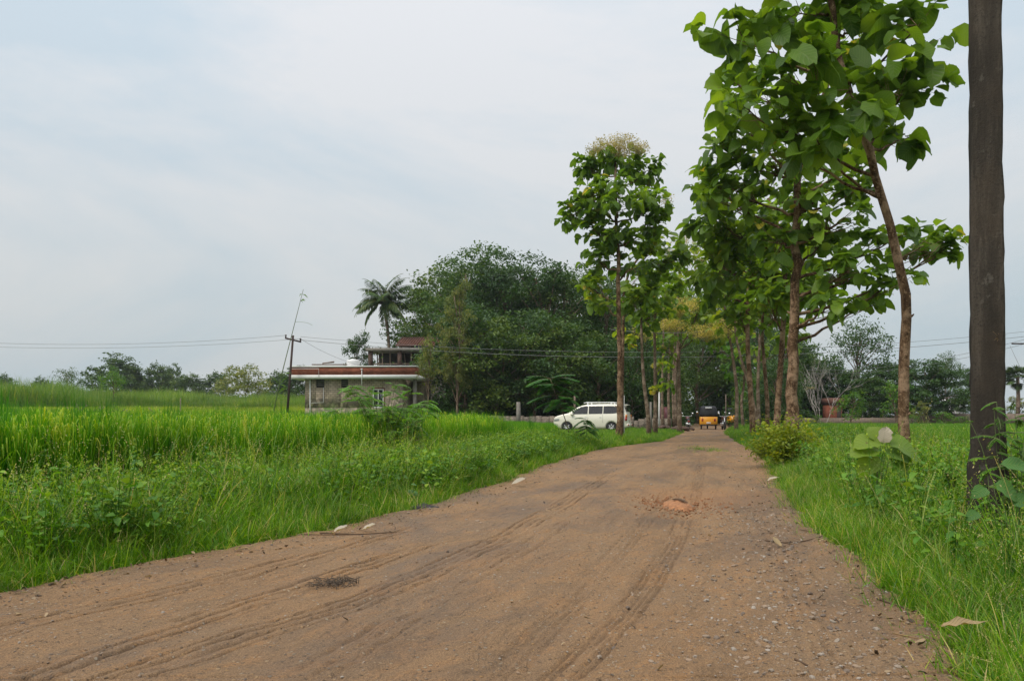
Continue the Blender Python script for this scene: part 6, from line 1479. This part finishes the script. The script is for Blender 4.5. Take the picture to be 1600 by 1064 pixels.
def rag(px, py, w_, h_, label, seed, mat='cloth'):
    q = GPX(px, py); rs = np.random.RandomState(seed); n = 26; m = 18
    u, v = np.meshgrid(np.linspace(-1, 1, n), np.linspace(-1, 1, m)); r = np.sqrt(u * u + v * v)
    Z = .055 * np.clip(1 - r ** 2, 0, 1) ** .5 * (1 + 1.4 * fbm(u * 2.4 + seed, v * 2.0, seed)) + .035 * np.abs(fbm(u * 3 + v * 2, v * 4, seed + 3)) * 2
    Xx = u * w_ / 2 * (1 + .25 * fbm(v * 2, u * 2, seed + 5)); Yy = v * h_ / 2 * (1 + .5 * fbm(u * 2.5, v * 1.0, seed + 6))
    Z = np.where(r > 1.0, -.05, Z)
    g = Geo(); g.add(np.stack([Xx + q[0], Yy + q[1], Z + rz_at(q[0], q[1])], -1).reshape(-1, 3), grid_faces(n, m)); return tag(g.build('rag', M[mat], smooth_=True, origin=q, loc=q), label, 'rag')
rag(660, 797, .40, .26, 'crumpled black cloth rag at the edge of the left bank grass', 11)
# dark fibre clump on the road
M['husk'] = flat('husk_fibre', (.09, .065, .045), .95, var=.5, scale=40)
q = GPX(525, 912); q[2] = rz_at(q[0], q[1]); g = Geo(); rs = np.random.RandomState(250)
for k in range(150):
    a = rs.rand() * 6.28; r = rs.rand() ** .9; p = q + [math.cos(a) * r * .17, math.sin(a) * r * .19, .012 * rs.rand() + .004]; d = np.array([rs.normal(), rs.normal(), abs(rs.normal()) * .25]); d /= np.linalg.norm(d)
    g.tube([p, p + d * .03 + [0, 0, .006], p + d * .055], [.0028, .0024, .001], 4)
tag(g.build('husk', M['husk']), 'flattened dark fibrous husk lying on the near left part of the road', 'husk')
# red soil mound and bark piece
q = GPX(1058, 790); q[2] = 0; n = 30; u, v = np.meshgrid(np.linspace(-1, 1, n), np.linspace(-1, 1, n)); r = np.sqrt(u * u + v * v)
Z = .050 * np.clip(1 - r, 0, 1) ** 1.1 * (1 + .9 * fbm(u * 3, v * 3, 5)) + .02 * fbm(u * 9, v * 9, 6) * np.clip(1 - r, 0, 1) - .07 * smooth(.7, 1.05, r + .25 * fbm(u * 3, v * 3, 8))
g = Geo(); g.add(np.stack([u * .20 + q[0], v * .42 + q[1], Z + .02], -1).reshape(-1, 3), grid_faces(n, n))
M['red_soil'] = flat('red_soil', (.33, .15, .065), .95, var=.45, scale=30, bump=.8)
tag(g.build('soil_heap', M['red_soil'], smooth_=True, origin=q, loc=q), 'small crumbly heap of red earth in the middle of the road', 'soil heap')
g = Geo(); P_ = [q + [-.05, .05, .075], q + [.02, -.02, .09], q + [.10, -.12, .055]]; g.tube(spline(P_, 8), [.012, .024, .028, .03, .03, .027, .022, .010], 6, wob=.4, flat=.4)
tag(g.build('bark_piece', M['twig']), 'dark piece of bark resting on the red earth heap', 'bark')
# debris beyond the rice: planks, brush heap, white sheet
def far_pile(px, Y, w_, lb, seed, n=40, mat='timber', hgt=.5):
    rs = np.random.RandomState(seed); b = PX(px, 0, Y); b[2] = float(gz(b[0], Y)) + .1; g = Geo()
    for k in range(n):
        p = b + np.array([rs.uniform(-w_, w_), rs.uniform(-.8, .8), rs.uniform(0, hgt)]); d = np.array([rs.normal(), rs.normal() * .5, rs.normal() * .3]); d /= np.linalg.norm(d); g.tube([p, p + d * rs.uniform(.4, 1)], .035, 4)
    tag(g.build('brush_pile', M[mat], origin=b, loc=b), lb, 'brush pile')
far_pile(150, 62, 2.2, 'heap of dry brushwood on the meadow below the umbrella tree', 1, 130, hgt=.35); far_pile(226, 60, .9, 'small stack of dry branches between the brushwood heap and the white sheet', 2, 26); far_pile(10, 60, .8, 'few dry sticks on the meadow at the left border', 3, 16)
b = PX(271, 0, 61); b[2] = float(gz(b[0], 61)) + .25; g = Geo(); g.box(-.5, .4, -.3, .3, 0, .05, Matrix.Rotation(.25, 4, 'X')); g.box(-.55, -.45, -.3, .3, -.25, .05)
tag(g.build('white_sheet', M['white_paint'], loc=b), 'small white sheet lying on the meadow beside a short stake', 'sheet')
post(282, 61, 622, 0, .04, 'timber', 'short wooden stake on the meadow right of the white sheet', 'stake', 'stake')
b = PX(1098, 0, 34) * [1, 1, 0]

# crumbs of red earth round the heap
rs = np.random.RandomState(260); n = 650; q = GPX(1058, 790)
P_ = np.stack([q[0] + rs.normal(size=n) * .30, q[1] + rs.normal(size=n) * .55, np.zeros(n)], 1)
P_[:, 2] = [rz_at(a, b_) + .003 + .05 * max(0, 1 - math.hypot((a - q[0]) / .2, (b_ - q[1]) / .42)) for a, b_, _ in P_]
def crumb_red(seed):
    o = pebble(seed); o.data.materials.clear(); o.data.materials.append(M['red_soil']); return o
scatter('red_crumbs', P_, rs.rand(n) * 6.28, rs.normal(size=(n, 2)) * .5, .006 + .02 * rs.rand(n) ** 2.5, rs.randint(0, 3, n), [crumb_red(70 + i) for i in range(3)], 'crumbs of red earth scattered round the little red heap', 'earth crumbs')
# small green patch growing in the middle of the far road
n = 70; c = GPX(1098, 702); P_ = np.stack([c[0] + rs.normal(size=n) * .28, c[1] + rs.normal(size=n) * .9, np.zeros(n)], 1); P_[:, 2] = [rz_at(a, b_) for a, b_, _ in P_]
scatter('grass_patch', P_, rs.rand(n) * 6.28, rs.normal(size=(n, 2)) * .2, rs.uniform(.5, .9, n), rs.randint(0, 4, n), grassS, 'small patch of grass growing in the middle of the far road', 'grass')

# ================================================================== humid air
HAZE = .00024
m, t = newmat('haze'); o_ = nd(t, 'ShaderNodeOutputMaterial'); pv = nd(t, 'ShaderNodeVolumePrincipled')
pv.inputs['Color'].default_value = (.86, .93, 1.0, 1); pv.inputs['Density'].default_value = HAZE; pv.inputs['Anisotropy'].default_value = .2
t.links.new(pv.outputs[0], o_.inputs['Volume'])
g = Geo(); g.box(-900, 900, -200, 1100, -2.0, 24.0); hz = g.build('haze', m); tag(hz, kind='stuff'); hz.display_type = 'WIRE'
